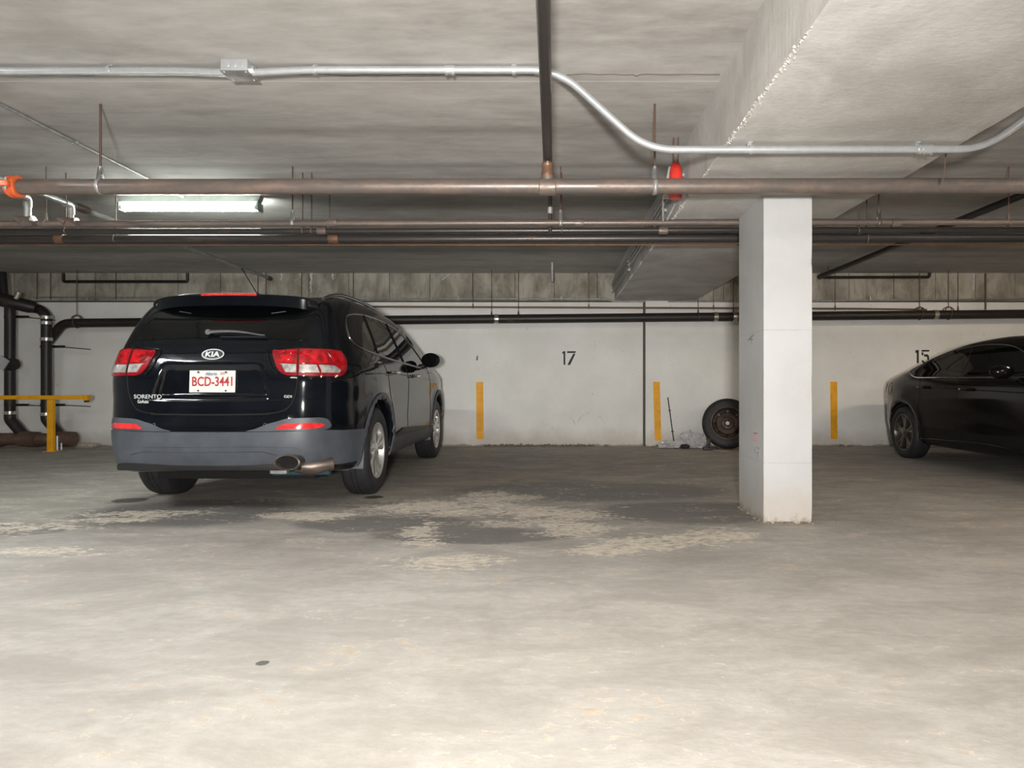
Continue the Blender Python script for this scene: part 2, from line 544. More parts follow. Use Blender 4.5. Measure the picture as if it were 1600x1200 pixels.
def fillet(pts, rad, seg=8):
    pts = [Vector(p) for p in pts]
    out = [pts[0]]
    for i in range(1, len(pts) - 1):
        a, b, c = pts[i - 1], pts[i], pts[i + 1]
        d1, d2 = (a - b), (c - b)
        r = min(rad, d1.length * 0.45, d2.length * 0.45)
        p, q = b + d1.normalized() * r, b + d2.normalized() * r
        for k in range(seg + 1):
            t_ = k / seg
            out.append(p * (1 - t_) ** 2 + b * 2 * t_ * (1 - t_) + q * t_ * t_)
    out.append(pts[-1])
    return out


def text_mesh(body, size, depth, xscale=1.0, shear=0.0, bold=0.0):
    cu = bpy.data.curves.new('txt', 'FONT')
    cu.body = body
    cu.size = size
    cu.extrude = depth
    cu.align_x = 'CENTER'
    cu.align_y = 'CENTER'
    cu.shear = shear
    cu.offset = bold
    cu.resolution_u = 3
    o = bpy.data.objects.new('txt', cu)
    COL.objects.link(o)
    bpy.context.view_layer.update()
    me = bpy.data.meshes.new_from_object(o.evaluated_get(bpy.context.evaluated_depsgraph_get()))
    bpy.data.objects.remove(o)
    for v in me.vertices:
        v.co.x *= xscale
    return me


def put_text(name, body, size, mat, loc, parent=None, depth=0.001, xscale=1.0, shear=0.0, width=None, bold=0.0, rot=(PI / 2, 0, 0)):
    me = text_mesh(body, size, depth, xscale, shear, bold)
    xs = [v.co.x for v in me.vertices]
    if width:
        k = width / (max(xs) - min(xs))
        for v in me.vertices:
            v.co.x *= k
    xs = [v.co.x for v in me.vertices]
    ys = [v.co.y for v in me.vertices]
    mx, my = (max(xs) + min(xs)) / 2, (max(ys) + min(ys)) / 2
    for v in me.vertices:
        v.co.x -= mx
        v.co.y -= my
    me.materials.clear()
    me.materials.append(mat)
    o = bpy.data.objects.new(name, me)
    COL.objects.link(o)
    o.location = loc
    o.rotation_euler = rot
    if parent:
        o.parent = parent
    return o


# ------------------------------------------------------------------ the garage shell
CEIL = 2.56
BACK = 10.1
XL, XR, YB = -11.0, 12.0, -8.0
BEAM_B = 2.165

fl = struct(MB().box(((XL + XR) / 2, (YB + BACK) / 2, -0.15), (XR - XL + 0.6, BACK - YB + 0.6, 0.3)).build('floor', M['floor'], smooth=0))
ce = struct(MB().box(((XL + XR) / 2, (YB + BACK) / 2, CEIL + 0.12), (XR - XL + 0.6, BACK - YB + 0.6, 0.24)).build('ceiling', M['ceil'], smooth=0))
# crack beside the pour joint
cp = []
for i in range(40):
    xx = -0.02 + 0.9 * i / 39
    cp.append((xx, 3.615 + 0.014 * noise.noise(Vector((xx * 9, 0, 0))) + (0.02 if 0.42 < xx < 0.46 else 0), CEIL - 0.0005))
MB().tube(cp, 0.0035, 5).build('crack', M['joint'], ce)
cp = [(-3.3 + 3.2 * i / 60, 3.62 + 0.03 * noise.noise(Vector((i * 0.3, 3, 0))), CEIL - 0.0005) for i in range(61)]
MB().tube(cp, 0.0022, 5).build('crack', M['joint'], ce)

wb = struct(MB().box(((XL + XR) / 2, BACK + 0.15, (BEAM_B - 0.02) / 2), (XR - XL, 0.3, BEAM_B - 0.02)).build('wall_back', M['wall'], smooth=0))
# raw board-marked concrete above the painted part: each board impression its own panel
px = XL
k = 0
while px < XR:
    w = 0.58 + 0.08 * random.random()
    h = CEIL - (BEAM_B - 0.02)
    pr = 0.004 + 0.012 * random.random()
    MB().box((px + w / 2, BACK + 0.15 - pr, CEIL - h / 2), (w - 0.008, 0.3, h), bev=0.003).build('concrete_panel', M['raw'], wb, smooth=0)
    px += w
MB().box(((XL + XR) / 2, BACK + 0.17, CEIL - 0.2), (XR - XL, 0.3, 0.42)).build('panel_backing', M['joint'], wb, smooth=0)
struct(MB().box((XL - 0.15, (YB + BACK) / 2, CEIL / 2), (0.3, BACK - YB, CEIL)).build('wall_left', M['wall'], smooth=0))
struct(MB().box((XR + 0.15, (YB + BACK) / 2, CEIL / 2), (0.3, BACK - YB, CEIL)).build('wall_right', M['wall'], smooth=0))
struct(MB().box(((XL + XR) / 2, YB - 0.15, CEIL / 2), (XR - XL, 0.3, CEIL)).build('wall_front', M['wall'], smooth=0))

# pilaster and joint in the back wall
pz = BEAM_B - 0.02
pil = struct(MB().box((1.52, BACK - 0.02, pz / 2), (0.33, 0.06, pz), bev=0.006).build('trim_1', M['wall'], smooth=0))
MB().box((1.337, BACK - 0.002, pz / 2), (0.03, 0.02, pz)).build('wall_joint', M['joint'], wb, smooth=0)


def wallpoly(name, pts, Y, mat, parent, thick=0.0015):
    """flat painted shape on a wall that faces the camera, outline in photo pixels"""
    poly = []
    for a, b in pts:
        p = W(a, b, Y)
        poly.append((p.x, p.z))
    m = Matrix(((1, 0, 0, 0), (0, 0, -1, Y), (0, 1, 0, 0), (0, 0, 0, 1)))
    return MB().prism(poly, thick, m).build(name, mat, parent, smooth=0)


wallpoly('yellow_stripe', [(744, 597), (755, 597), (756, 686.5), (744.5, 686.5)], BACK, M['yellow'], wb)
wallpoly('yellow_stripe', [(1297, 596.5), (1308, 596.5), (1308.5, 686), (1298, 686)], BACK, M['yellow'], wb)
wallpoly('yellow_stripe', [(1020.3, 596.5), (1031, 596.5), (1033.5, 688.5), (1023, 688.5)], BACK - 0.05, M['yellow'], pil)


def num_px(pts):
    return [(680 + a / 4.2105, 440 + b / 4.2105) for a, b in pts]


d1 = [(843, 458), (856, 458), (856, 545), (850, 549), (844, 545), (844, 474), (836, 474), (836, 466)]
d7a = [(868, 458), (925, 458), (925, 465), (920, 470), (868, 470)]
d7b = [(908, 474), (923, 474), (892, 540), (886, 549), (872, 549), (872, 543)]
d5a = [(868, 458), (922, 458), (922, 470), (868, 470)]
for pts in (d1, d7a, d7b):
    wallpoly('bay_number', num_px(pts), BACK, M['black_paint'], wb)


def num2(pts):
    return [(1340 + a / 5.0, 500 + b / 5.0) for a, b in pts]


for pts in ([(452, 236), (478, 234), (478, 336), (462, 338), (462, 258), (452, 256)],
            [(500, 234), (560, 234), (560, 246), (500, 248)], [(500, 252), (514, 252), (514, 276), (500, 276)],
            [(518, 268), (545, 268), (557, 280), (559, 312), (545, 312), (543, 290), (518, 284)],
            [(498, 318), (512, 314), (522, 330), (540, 326), (552, 316), (550, 334), (535, 342), (512, 340)]):
    wallpoly('bay_number', num2(pts), BACK, M['black_paint'], wb)
# small dirt tick left of the numeral
wallpoly('scuff_mark', [(743.5, 563), (745, 555.5), (747, 556), (747, 563)], BACK, M['grey_mark'], wb)
# crumbled concrete at the foot of the back wall
mb = MB()
for i in range(170):
    xx = random.uniform(-1.0, 0.6) if i < 130 else random.uniform(-6, 7)
    s = random.uniform(0.008, 0.035)
    rt = Matrix.Rotation(random.uniform(0, 3), 3, Vector((random.random(), random.random(), 1)).normalized())
    mb.box((xx, BACK - 0.03 - random.uniform(0.0, 0.08), s * 0.35), (s * 1.6, s, s), rt)
g = mb.build('concrete_grit', M['debris'], None, 0)
g['kind'] = 'stuff'
tag(g, 'loose grit and crumbled concrete along the foot of the back wall', 'debris')
# white efflorescence runs on the raw concrete
for exx, ln in ((440, 12), (486, 30), (487, 18), (520, 10), (1522, 26), (470, 7), (413, 18)):
    pts = []
    for i in range(9):
        y_ = 427 + ln * i / 8
        pts.append(W(exx + 3 * noise.noise(Vector((exx, i * 0.6, 0))), y_, BACK - 0.018))
    MB().tube(pts, [0.016 * (1 - 0.08 * i) * (0.7 + 0.6 * random.random()) for i in range(9)], 6).build('lime_run', M['efflo'], wb)

# ------------------------------------------------------------------ beam and column
BX0, BX1 = 0.90, 2.12


def rough_beam(x0, x1, ya, yb, z0, z1):
    n = 150
    mb = MB()
    vs, fs = [], []
    for i in range(n + 1):
        y = ya + (yb - ya) * i / n
        ch = max(0, noise.noise(Vector((y * 9.0, 1.3, 0))) * 0.6 + noise.noise(Vector((y * 27, 4.0, 0))) * 0.5)
        j = 0.006 + 0.014 * ch
        j2 = 0.006 + 0.012 * max(0, noise.noise(Vector((y * 11.0, 8.3, 0))))
        w = 0.004 * noise.noise(Vector((y * 1.4, 3, 0)))
        ring = [(x0 + w, z1), (x0 + w, z0 + j * 1.3), (x0 + w + j * 0.55, z0 + j * 0.35), (x0 + w + j * 1.4, z0),
                ((x0 + x1) / 2, z0), (x1 - j2 * 1.2, z0), (x1 - j2 * 0.4, z0 + j2 * 0.4), (x1, z0 + j2 * 1.2), (x1, z1)]
        vs += [(a, y, b) for a, b in ring]
    m_ = 9
    for i in range(n):
        for q in range(m_ - 1):
            fs.append((i * m_ + q, i * m_ + q + 1, (i + 1) * m_ + q + 1, (i + 1) * m_ + q))
    fs.append(tuple(range(m_)))
    fs.append(tuple(n * m_ + q for q in reversed(range(m_))))
    return mb.add(vs, fs)


bm_o = rough_beam(BX0, BX1, YB + 0.0, BACK - 0.0, BEAM_B, CEIL + 0.02).build('ceiling_beam', M['beam'], None, 30)
tag(bm_o, 'wide pale concrete ceiling beam with chipped edge running to the back wall above the white column', 'beam')
struct(bm_o)
# crumbled paler concrete along the chipped lower left edge
M['chip'] = simple('pale_broken_concrete', (0.47, 0.455, 0.42), 0.95, 0.0, 0.2, 40, 0.4)
mb = MB()
for i in range(820):
    y = 1.2 + 8.6 * (i + random.random()) / 820
    n_ = noise.noise(Vector((y * 4.2, 0.7, 0)))
    if n_ < -0.18:
        continue
    s_ = random.uniform(0.004, 0.012) * (0.8 + 0.7 * max(0, n_))
    d_ = random.uniform(-0.006, 0.013) * (1 + n_)
    rt = Matrix.Rotation(random.uniform(0, 3), 3, Vector((random.random(), random.random(), random.random() + 0.1)).normalized())
    if random.random() < 0.6:
        mb.box((BX0 + max(0.0, d_), y, BEAM_B + 0.002), (s_, s_ * 1.7, s_ * 0.7), rt)
    else:
        mb.box((BX0 + 0.002, y, BEAM_B + max(0.0, d_)), (s_ * 0.7, s_ * 1.7, s_), rt)
ch_o = mb.build('chipped_edge', M['chip'], bm_o, 0)
ch_o['kind'] = 'stuff'


def column(x0, x1, y0, y1, z1):
    mb = MB()
    vs, fs = [], []
    n = 90
    for i in range(n + 1):
        z = z1 * i / n
        c = []
        for cxx, cyy, sx, sy, sd in ((x0, y0, 1, 1, 1.0), (x1, y0, -1, 1, 9.0), (x1, y1, -1, -1, 17.0), (x0, y1, 1, -1, 25.0)):
            ch = max(0, noise.noise(Vector((z * 6.0, sd, 0))) + 0.6 * noise.noise(Vector((z * 19.0, sd, 3))))
            base = 0.012 * max(0, 1 - z / 0.10) * (0.5 + noise.noise(Vector((z * 40, sd, 5))))
            j = 0.003 + 0.011 * ch * ch + max(0, base)
            a = (cxx, cyy + sy * j)
            b = (cxx + sx * j, cyy)
            c += [a, b] if sx * sy > 0 else [b, a]
        vs += [(a, b, z) for a, b in c]
    for i in range(n):
        for q in range(8):
            r_ = (q + 1) % 8
            fs.append((i * 8 + q, i * 8 + r_, (i + 1) * 8 + r_, (i + 1) * 8 + q))
    fs.append(tuple(reversed(range(8))))
    fs.append(tuple(n * 8 + q for q in range(8)))
    return mb.add(vs, fs)


colm = thing('concrete_column', 'white painted square concrete column with chipped edges standing under the wide ceiling beam', 'column', (1.385, 4.5, 0))
C0, C1 = 0.0, 0.32
column(0, 0.32, 0, 0.60, BEAM_B + 0.01).build('shaft', M['column'], colm, 25)
# scribbles on the left face and crumbs at the base
lf = Matrix(((0, 0, -1, 0), (-1, 0, 0, 0), (0, 1, 0, 0), (0, 0, 0, 1)))
for strokes, mt in (([((-0.36, 1.23), (-0.22, 1.26)), ((-0.30, 1.26), (-0.27, 1.20)), ((-0.33, 1.245), (-0.24, 1.225))], 'grey_mark'),
                    ([((-0.22, 0.58), (-0.13, 0.585)), ((-0.21, 0.56), (-0.20, 0.53)), ((-0.16, 0.565), (-0.15, 0.53))], 'red_mark'),
                    ([((-0.21, 0.50), (-0.20, 0.44)), ((-0.20, 0.44), (-0.17, 0.50)), ((-0.17, 0.50), (-0.16, 0.43)), ((-0.14, 0.49), (-0.10, 0.48)),
                      ((-0.14, 0.455), (-0.11, 0.455)), ((-0.11, 0.455), (-0.13, 0.42))], 'grey_mark')):
    mb = MB()
    for (a, b), (c, d) in strokes:
        mb.tube([(-0.0005, -a, b), (-0.0005, -c, d)], 0.0035, 5)
    mb.build('marker_scribble', M[mt], colm)
mb = MB()
for i in range(60):
    s = random.uniform(0.005, 0.016)
    if random.random() < 0.6:
        p = (random.uniform(0.0, 0.32), -random.uniform(0, 0.02), s * 0.4)
    else:
        p = (-random.uniform(0, 0.02), random.uniform(0, 0.6), s * 0.4)
    mb.box(p, (s, s, s), Matrix.Rotation(random.uniform(0, 3), 3, 'Z'))
q = mb.build('crumbs', M['debris'], colm, 0)
q['kind'] = 'stuff'


# ------------------------------------------------------------------ hanger hardware
def rod_hanger(x, y, zpipe, r, label, ring='band', mat='galv_dull', ztop=CEIL, name='pipe_hanger', rr=0.005, grp='pipe hangers on threaded rods'):
    t_ = thing(name, label, 'hanger', (x, y, zpipe), 0, grp)
    up = ztop - zpipe
    MB().tube([(0, 0, r + 0.03), (0, 0, up)], rr, 6).build('threaded_rod', M['rod'], t_)
    if ring == 'band':      # strap looped round the pipe, pinched to a neck above it
        a0 = math.radians(62)
        loop = []
        for i in range(25):
            a = a0 - (2 * PI - 2 * (PI / 2 - a0)) * i / 24
            loop.append(((r + 0.0025) * math.cos(a), (r + 0.0025) * math.sin(a)))
        loop = [(0.006, r + 0.07)] + loop + [(-0.006, r + 0.07)]
        vs, fs = [], []
        w = 0.012
        for (a, b) in loop:
            for s in (-w, w):
                vs.append((s, a, b))
        for i in range(len(loop) - 1):
            fs.append((2 * i, 2 * i + 1, 2 * i + 3, 2 * i + 2))
        o = MB().add(vs, fs).build('strap', M[mat], t_, 60)
        md = o.modifiers.new('thickness', 'SOLIDIFY')
        md.thickness = 0.003
        MB().tube([(0, 0, r + 0.045), (0, 0, r + 0.075)], 0.010, 6).build('nut', M[mat], t_)
    elif ring == 'ring':
        R = r * 1.0 + 0.028
        MB().tube([(0, R * math.cos(a), R * math.sin(a) + 0.022) for a in [2 * PI * i / 20 for i in range(20)]], 0.006, 6, closed=True).build('ring', M[mat], t_)
        MB().tube([(R * math.cos(a), 0, R * math.sin(a) + 0.022) for a in [PI * i / 12 for i in range(13)]], 0.007, 6).build('ring', M[mat], t_)
    else:
        MB().tube([(0, 0, r - 0.01), (0, 0, r + 0.05)], [0.014, 0.007], 8).build('clip', M[mat], t_)
        MB().tube([(0, (r + 0.002) * math.cos(a), (r + 0.002) * math.sin(a)) for a in [2 * PI * i / 16 for i in range(16)]], 0.004, 6, closed=True).build('ring', M[mat], t_)
    return t_


# ------------------------------------------------------------------ main sprinkler pipe crossing in front of the column
PY, PZ, PR = 4.0, 2.075, 0.0445
main = thing('sprinkler_main_pipe', 'thick rusty brown steel sprinkler pipe crossing the whole view in front of the column', 'pipe', (0, PY, PZ))
MB().tube([(-7.5, 0, -0.004), (-3.17, 0, 0), (1, 0, 0.004), (8, 0, 0.012)], PR, 24).build('pipe_run', M['steel_pipe'], main)
# orange grooved coupling
cc = W(24, 292, PY) - Vector((0, PY, PZ))
cpl = MB()
cpl.lathe([(PR, -0.03), (PR + 0.016, -0.03), (PR + 0.02, -0.018), (PR + 0.011, -0.009), (PR + 0.011, 0.009), (PR + 0.02, 0.018), (PR + 0.016, 0.03), (PR, 0.03)], 24, Matrix.Translation((cc.x, 0, 0)))
for s in (-1, 1):
    cpl.box((cc.x, s * (PR + 0.026), 0), (0.05, 0.035, 0.032), bev=0.005)
cp_o = cpl.build('coupling', M['orange'], main)
cp_o['label'] = 'orange grooved coupling'
for s in (-1, 1):
    MB().tube([(cc.x, s * (PR + 0.028), -0.035), (cc.x, s * (PR + 0.028), 0.035)], 0.007, 8).build('bolt', M['galv'], cp_o)
# tee that takes the branch pipe
tx = W(855.5, 292, PY).x
tee = MB().lathe([(PR, -0.05), (PR + 0.006, -0.045), (PR + 0.006, 0.045), (PR, 0.05)], 24, Matrix.Translation((tx, 0, 0)))
tee.tube([(tx, 0, 0.02), (tx, 0, 0.075)], 0.036, 16)
tee.build('tee', M['steel_pipe'], main)
for hx in (157, 1023):
    p = W(hx, 292, PY)
    rod_hanger(p.x, PY, PZ, PR, 'strap hanger of the thick front pipe, ' +
               ('left, above the glowing tube lamp' if hx < 500 else 'between the branch pipe and the beam'), grp='strap hangers of the front pipe', rr=0.0065)

# branch pipe running towards the camera
br = thing('branch_pipe', 'dark steel branch pipe hanging under the ceiling and dropping into the thick front pipe', 'pipe', (tx, PY, PZ))
MB().tube(fillet([(-0.0, -9.0, 0.175), (0, 0, 0.175), (0, 0, 0.07)], 0.06), 0.0265, 18).build('pipe_run', M['dark_pipe'], br)
MB().lathe([(0.0, 0.06), (0.036, 0.06), (0.038, 0.075), (0.034, 0.09), (0.033, 0.115), (0.037, 0.12), (0.037, 0.135), (0.0, 0.135)], 20, Matrix.Rotation(-PI / 2, 4, 'Y')).build('union_fitting', M['copper'], br)

# ------------------------------------------------------------------ galvanised conduit with its bends
CYY = 3.5
zc = CEIL - 0.030
conduit = thing('steel_conduit', 'shiny galvanised conduit bending down from the ceiling to pass under the beam', 'conduit', (0, CYY, 0))


def cpt(px_, py_):
    p = W(px_, py_, CYY)
    return (p.x, 0, p.z)


jb = W(374, 113, CYY)
path = [(-6.0, 0, zc - 0.01), (jb.x - 0.30, 0, zc - 0.005), (jb.x - 0.07, 0, zc - 0.014)]
MB().tube(fillet(path, 0.2), 0.0195, 18).build('conduit_run', M['galv'], conduit)
path = [(jb.x + 0.07, 0, zc - 0.014), (jb.x + 0.35, 0, zc), (W(872, 110, CYY).x, 0, zc), (W(1010, 234, CYY).x, 0, 2.121), (W(1538, 231, CYY).x, 0, 2.123), (W(1700, 112, CYY).x, 0, zc - 0.01), (9.0, 0, zc - 0.01)]
MB().tube(fillet(path, 0.15, 12), 0.0195, 18).build('conduit_run', M['galv'], conduit)
for hx, kind in ((171, 's'), (492, 's'), (803, 's'), (1173, 'b'), (1436, 'b')):
    p = W(hx, 112 if kind == 's' else 234, CYY)
    z = zc - 0.002 if kind == 's' else 2.122
    sm = MB()
    sm.lathe([(0.0195, -0.009), (0.0235, -0.009), (0.0235, 0.009), (0.0195, 0.009)], 18, Matrix.Translation((p.x, 0, z)))
    zt = CEIL if kind == 's' else BEAM_B
    sm.box((p.x, 0.028, zt - 0.004), (0.024, 0.05, 0.006))
    sm.box((p.x, 0.022, (z + zt) / 2), (0.020, 0.005, zt - z))
    so = sm.build('strap', M['galv'], conduit)
    MB().tube([(p.x, 0.036, zt - 0.012), (p.x, 0.036, zt - 0.004)], 0.007, 6).build('screw', M['galv'], so)
for hx, z in ((703, zc), (1448, 2.122)):
    p = W(hx, 112, CYY)
    co = MB().lathe([(0.0195, -0.026), (0.024, -0.026), (0.024, 0.026), (0.0195, 0.026)], 18, Matrix.Translation((p.x, 0, z))).build('set_screw_coupling', M['galv'], conduit)
    for s in (-1, 1):
        MB().tube([(p.x + s * 0.017, -0.008, z - 0.022), (p.x + s * 0.017, -0.012, z - 0.034)], 0.0055, 8).build('screw', M['clamp'], co)
# junction box
jbt = thing('junction_box', 'square galvanised junction box on the ceiling in the conduit run', 'box', (jb.x, CYY, CEIL))
MB().box((0, 0.0, -0.030), (0.135, 0.12, 0.058), bev=0.003).build('box_body', M['galv'], jbt)
MB().box((0, 0.0, -0.0605), (0.142, 0.127, 0.003), bev=0.001).build('cover_plate', M['galv_dull'], jbt)
for s in (-1, 1):
    for s2 in (-1, 1):
        MB().tube([(s * 0.055, s2 * 0.048, -0.0655), (s * 0.055, s2 * 0.048, -0.060)], 0.005, 8).build('screw', M['clamp'], jbt)
for q in (-0.035, 0.0, 0.035):
    MB().tube([(q, -0.0622, -0.030), (q, -0.0595, -0.030)], 0.011, 14).build('knockout', M['galv'], jbt)
for s in (-1, 1):
    MB().lathe([(0.0, 0.0), (0.026, 0.0), (0.026, 0.014), (0.0, 0.014)], 8, Matrix.Translation((s * 0.075 - 0.007, 0, -0.036))).build('connector_nut', M['galv'], jbt)

# ------------------------------------------------------------------ three service pipes behind the column front
rows = [
    ('service_pipe', 348.5, 5.15, 0.023, 'steel_pipe', 'thin rusty service pipe, uppermost of the three parallel pipes behind the column'),
    ('service_pipe', 360.5, 5.30, 0.022, 'dark_pipe', 'thin dark service pipe, middle of the three parallel pipes behind the column'),
    ('service_pipe', 373.0, 5.60, 0.037, 'dark_pipe', 'thicker dark service pipe, lowest of the three parallel pipes behind the column'),
]
SP = []
for nm, py, Y, r, mt, lab in rows:
    z = CH + (CY - py) * Y / F
    t_ = thing(nm, lab, 'pipe', (0, Y, z))
    MB().tube([(-9, 0, -0.01), (-2, 0, -0.004), (1, 0, 0.004), (10, 0, 0.012)], r, 18).build('pipe_run', M[mt], t_)
    SP.append((t_, Y, z, r))
    fx = {348.5: (905, 1400, 520), 360.5: (1036, 503), 373.0: (523, 95)}[py]
    for f_ in fx:
        x = W(f_, py, Y).x
        MB().lathe([(0, -0.035), (r + 0.007, -0.035), (r + 0.009, -0.02), (r + 0.009, 0.02), (r + 0.007, 0.035), (0, 0.035)], 18, Matrix.Translation((x, 0, 0))).build(
            'pipe_sleeve', M['orange'] if False else M['steel_pipe' if py != 373.0 else 'copper'], t_)
# thin copper line under the lowest pipe
zt = SP[2][2] - SP[2][3] - 0.014
tag(MB().tube([(-9, 0, -0.004), (9, 0, 0.006)], 0.0065, 8).build('copper_line', M['copper'], None, loc=(0, 5.60, zt)), 'thin copper line running just under the lowest dark service pipe', 'pipe')

for i, (hx, row) in enumerate(((457, 0), (876, 0), (1373, 0), (473, 1), (487, 1), (877.5, 1), (515, 2), (1341, 1), (72, 0), (103, 1), (181, 2), (1354, 2), (1576, 0))):
    t_, Y, z, r = SP[row]
    x = (hx - CX) * Y / F
    where = 'upper middle lower'.split()[row]
    pos = {457: 'above the rear window of the parked SUV', 876: 'just right of the branch pipe', 1373: 'right of the column', 473: 'second rod left of centre',
           487: 'third rod left of centre', 877.5: 'beside the branch pipe', 515: 'rightmost rod above the SUV', 1341: 'next right of the column',
           72: 'by the elbow pipes at far left', 103: 'behind the elbow pipes at far left', 181: 'left of the glowing tube lamp', 1354: 'right of the column', 1576: 'at the right edge of the photo'}[hx]
    rod_hanger(x, Y, z, r, 'hanger of the %s service pipe, %s' % (where, pos), 'band' if hx in (457, 876, 1373) else 'clip', 'galv_dull' if hx in (457, 876) else 'steel_pipe', grp='rod hangers of the service pipes', rr=0.0045)

# ------------------------------------------------------------------ pipes running away from the camera on the left
cA = thing('ceiling_conduit', 'thin grey conduit fixed along the ceiling towards the glowing tube lamp', 'conduit', (-3.22, 0, CEIL - 0.013))
MB().tube([(0, -3, 0), (0, 6.02, 0)], 0.0115, 12).build('conduit_run', M['galv_dull'], cA)
for y_ in (1.5, 4.6, 5.7):
    MB().box((0.0, y_, 0.0), (0.05, 0.018, 0.024), bev=0.004).build('strap', M['galv_dull'], cA)
cB = thing('long_pipe', 'grey pipe hung below the ceiling, running past the lamp to the back wall', 'pipe', (-4.13, 0, 2.455))
MB().tube([(0, -3, 0), (0, 9.9, 0)], 0.024, 14).build('pipe_run', M['galv_dull'], cB)
MB().tube([(0, 9.84, 0), (0, 9.96, 0)], 0.031, 14).build('end_cap', M['rod'], cB)
for y_ in (5.0, 5.55):
    MB().tube([(0, y_, -0.02), (0, y_, 0.105)], 0.007, 6).build('hanger_rod', M['galv_dull'], cB)
MB().lathe([(0, 5.9), (0.030, 5.9), (0.035, 5.94), (0.035, 6.02), (0.030, 6.06), (0, 6.06)], 14, Matrix.Rotation(PI / 2, 4, 'Z')).build('pipe_sleeve', M['steel_pipe'], cB)
for k_, (xx, yend, zz, r, lab) in enumerate((
        (-3.64, 5.15, 2.267, 0.020, 'grey elbowed drop pipe nearer the lamp, joining the upper service pipe'),
        (-3.945, 5.12, 2.315, 0.026, 'grey elbowed drop pipe below the orange coupling at far left'))):
    dp = thing('drop_pipe', lab, 'pipe', (xx, yend, zz))
    MB().tube(fillet([(0, -5, 0), (0, 0, 0), (0, 0, 2.136 - zz)], 0.05), r, 14).build('pipe_run', M['galv_dull'], dp)
    MB().tube(fillet([(0, -0.07, 0), (0, 0, 0), (0, 0, -0.07)], 0.045), r + 0.005, 14).build('elbow', M['galv_dull'], dp)
    bl = MB().lathe([(0, -0.05), (r + 0.016, -0.05), (r + 0.022, -0.02), (r + 0.016, 0.02), (r + 0.02, 0.045), (0, 0.05)], 12, Matrix.Translation((0, 0.0, 2.136 - zz)))
    bl.tube([(0.02, -0.03, 2.12 - zz), (0.085, -0.05, 2.10 - zz)], [0.030, 0.016], 10)
    bl.tube([(-0.02, -0.03, 2.13 - zz), (-0.07, -0.04, 2.16 - zz)], [0.024, 0.014], 10)
    bl.build('branch_tee', M['steel_pipe'], dp)

# dark pipe on the right going to the back wall
dr = thing('hung_dark_pipe', 'dark pipe hung under the ceiling at right, running away to the back wall', 'pipe', (3.82, 0, 2.46))
MB().tube([(0, -3, 0), (0, 9.75, 0)], 0.032, 16).build('pipe_run', M['cast_iron'], dr)
MB().tube([(0, 9.70, 0), (0, 9.80, 0)], 0.038, 16).build('end_cap', M['cast_iron'], dr)
for y_ in (5.6, 7.6, 9.5):
    MB().tube([(0, y_, 0.03), (0, y_, 0.10)], 0.006, 6).build('hanger_rod', M['rod'], dr)
sd = tag(MB().tube([W(1478, 240, 3.75), W(1476, 262, 3.76), W(1472.5, 285, 3.77)], 0.0035, 6).build('hanging_wire', M['rod'], None), 'short curled wire hanging from the ceiling above the front pipe at right', 'wire')

# conduits along the beam's left face
for i, (xx, zz, r, y0) in enumerate(((0.872, 2.42, 0.012, 4.7), (0.868, 2.375, 0.014, 4.8), (0.873, 2.33, 0.011, 4.6), (0.868, 2.27, 0.012, 5.3))):
    o = thing('beam_conduit', 'thin dark conduit on the left face of the beam, ' + ['uppermost', 'second from top', 'third from top', 'lowest'][i] + ' of four', 'conduit', (xx, 0, zz), 0, 'conduits along the beam side')
    MB().tube([(0, y0, 0), (0, BACK - 0.01, 0)], r, 10).build('conduit_run', M['galv_dull'], o)
    for y_ in (6.2, 8.0):
        MB().box((0.012, y_, 0), (0.03, 0.016, r * 2 + 0.02)).build('strap', M['galv_dull'], o)
for i, (a, b) in enumerate((((1036, 308), (1036, 345)), ((1062, 306), (1042, 344)))):
    tag(MB().tube([W(*a, 4.95), W(*b, 5.05)], 0.009, 8).build('support_rod', M['galv_dull'], None), ('upright' if i == 0 else 'slanting') + ' steel rod beside the beam below the red fitting', 'rod')
# red fitting
rd = thing('red_sprinkler_fitting', 'bright red sprinkler fitting with grey clevis tucked beside the beam behind the front pipe', 'fitting', tuple(W(1056, 280, 4.55)))
MB().tube([(0, 0, -0.13), (0, 0, -0.02), (0, 0, 0.06), (0, 0, 0.105)], [0.040, 0.046, 0.040, 0.026], 18).build('red_cap', M['red'], rd)
MB().prism([(-0.075, -0.12), (0.0, -0.12), (0.0, 0.10), (-0.03, 0.10)], 0.006, Matrix(((1, 0, 0, -0.01), (0, 0, -1, 0.05), (0, 1, 0, 0), (0, 0, 0, 1)))).build('clevis_plate', M['galv_dull'], rd)
MB().tube([(0, 0, 0.09), (0, 0, CEIL - W(1056, 280, 4.55).z)], 0.02, 12).build('nipple', M['steel_pipe'], rd)

# short drop at the branch pipe line
vd = thing('vertical_drop_pipe', 'short dark vertical pipe behind the branch pipe passing the service pipes', 'pipe', tuple(W(859.5, 330, 5.22)))
z0_ = W(859.5, 330, 5.22).z
MB().tube([(0, 0, CEIL - z0_), (0, 0, -0.16)], 0.015, 10).build('pipe_run', M['dark_pipe'], vd)
MB().tube([(0, 0, 0.03), (0, 0, -0.02)], 0.021, 10).build('coupling', M['galv_dull'], vd)
tag(MB().tube([W(863, 385, 9.2), W(863, 440, 9.2)], 0.022, 10).build('pipe_stub', M['galv_dull'], None), 'pale pipe stub hanging from the dark ceiling near the back wall', 'pipe')

# ------------------------------------------------------------------ pipes near the back wall
DYY = 9.82


def drain_z(px_):
    return 505 - (px_ - 95) * 0.00955


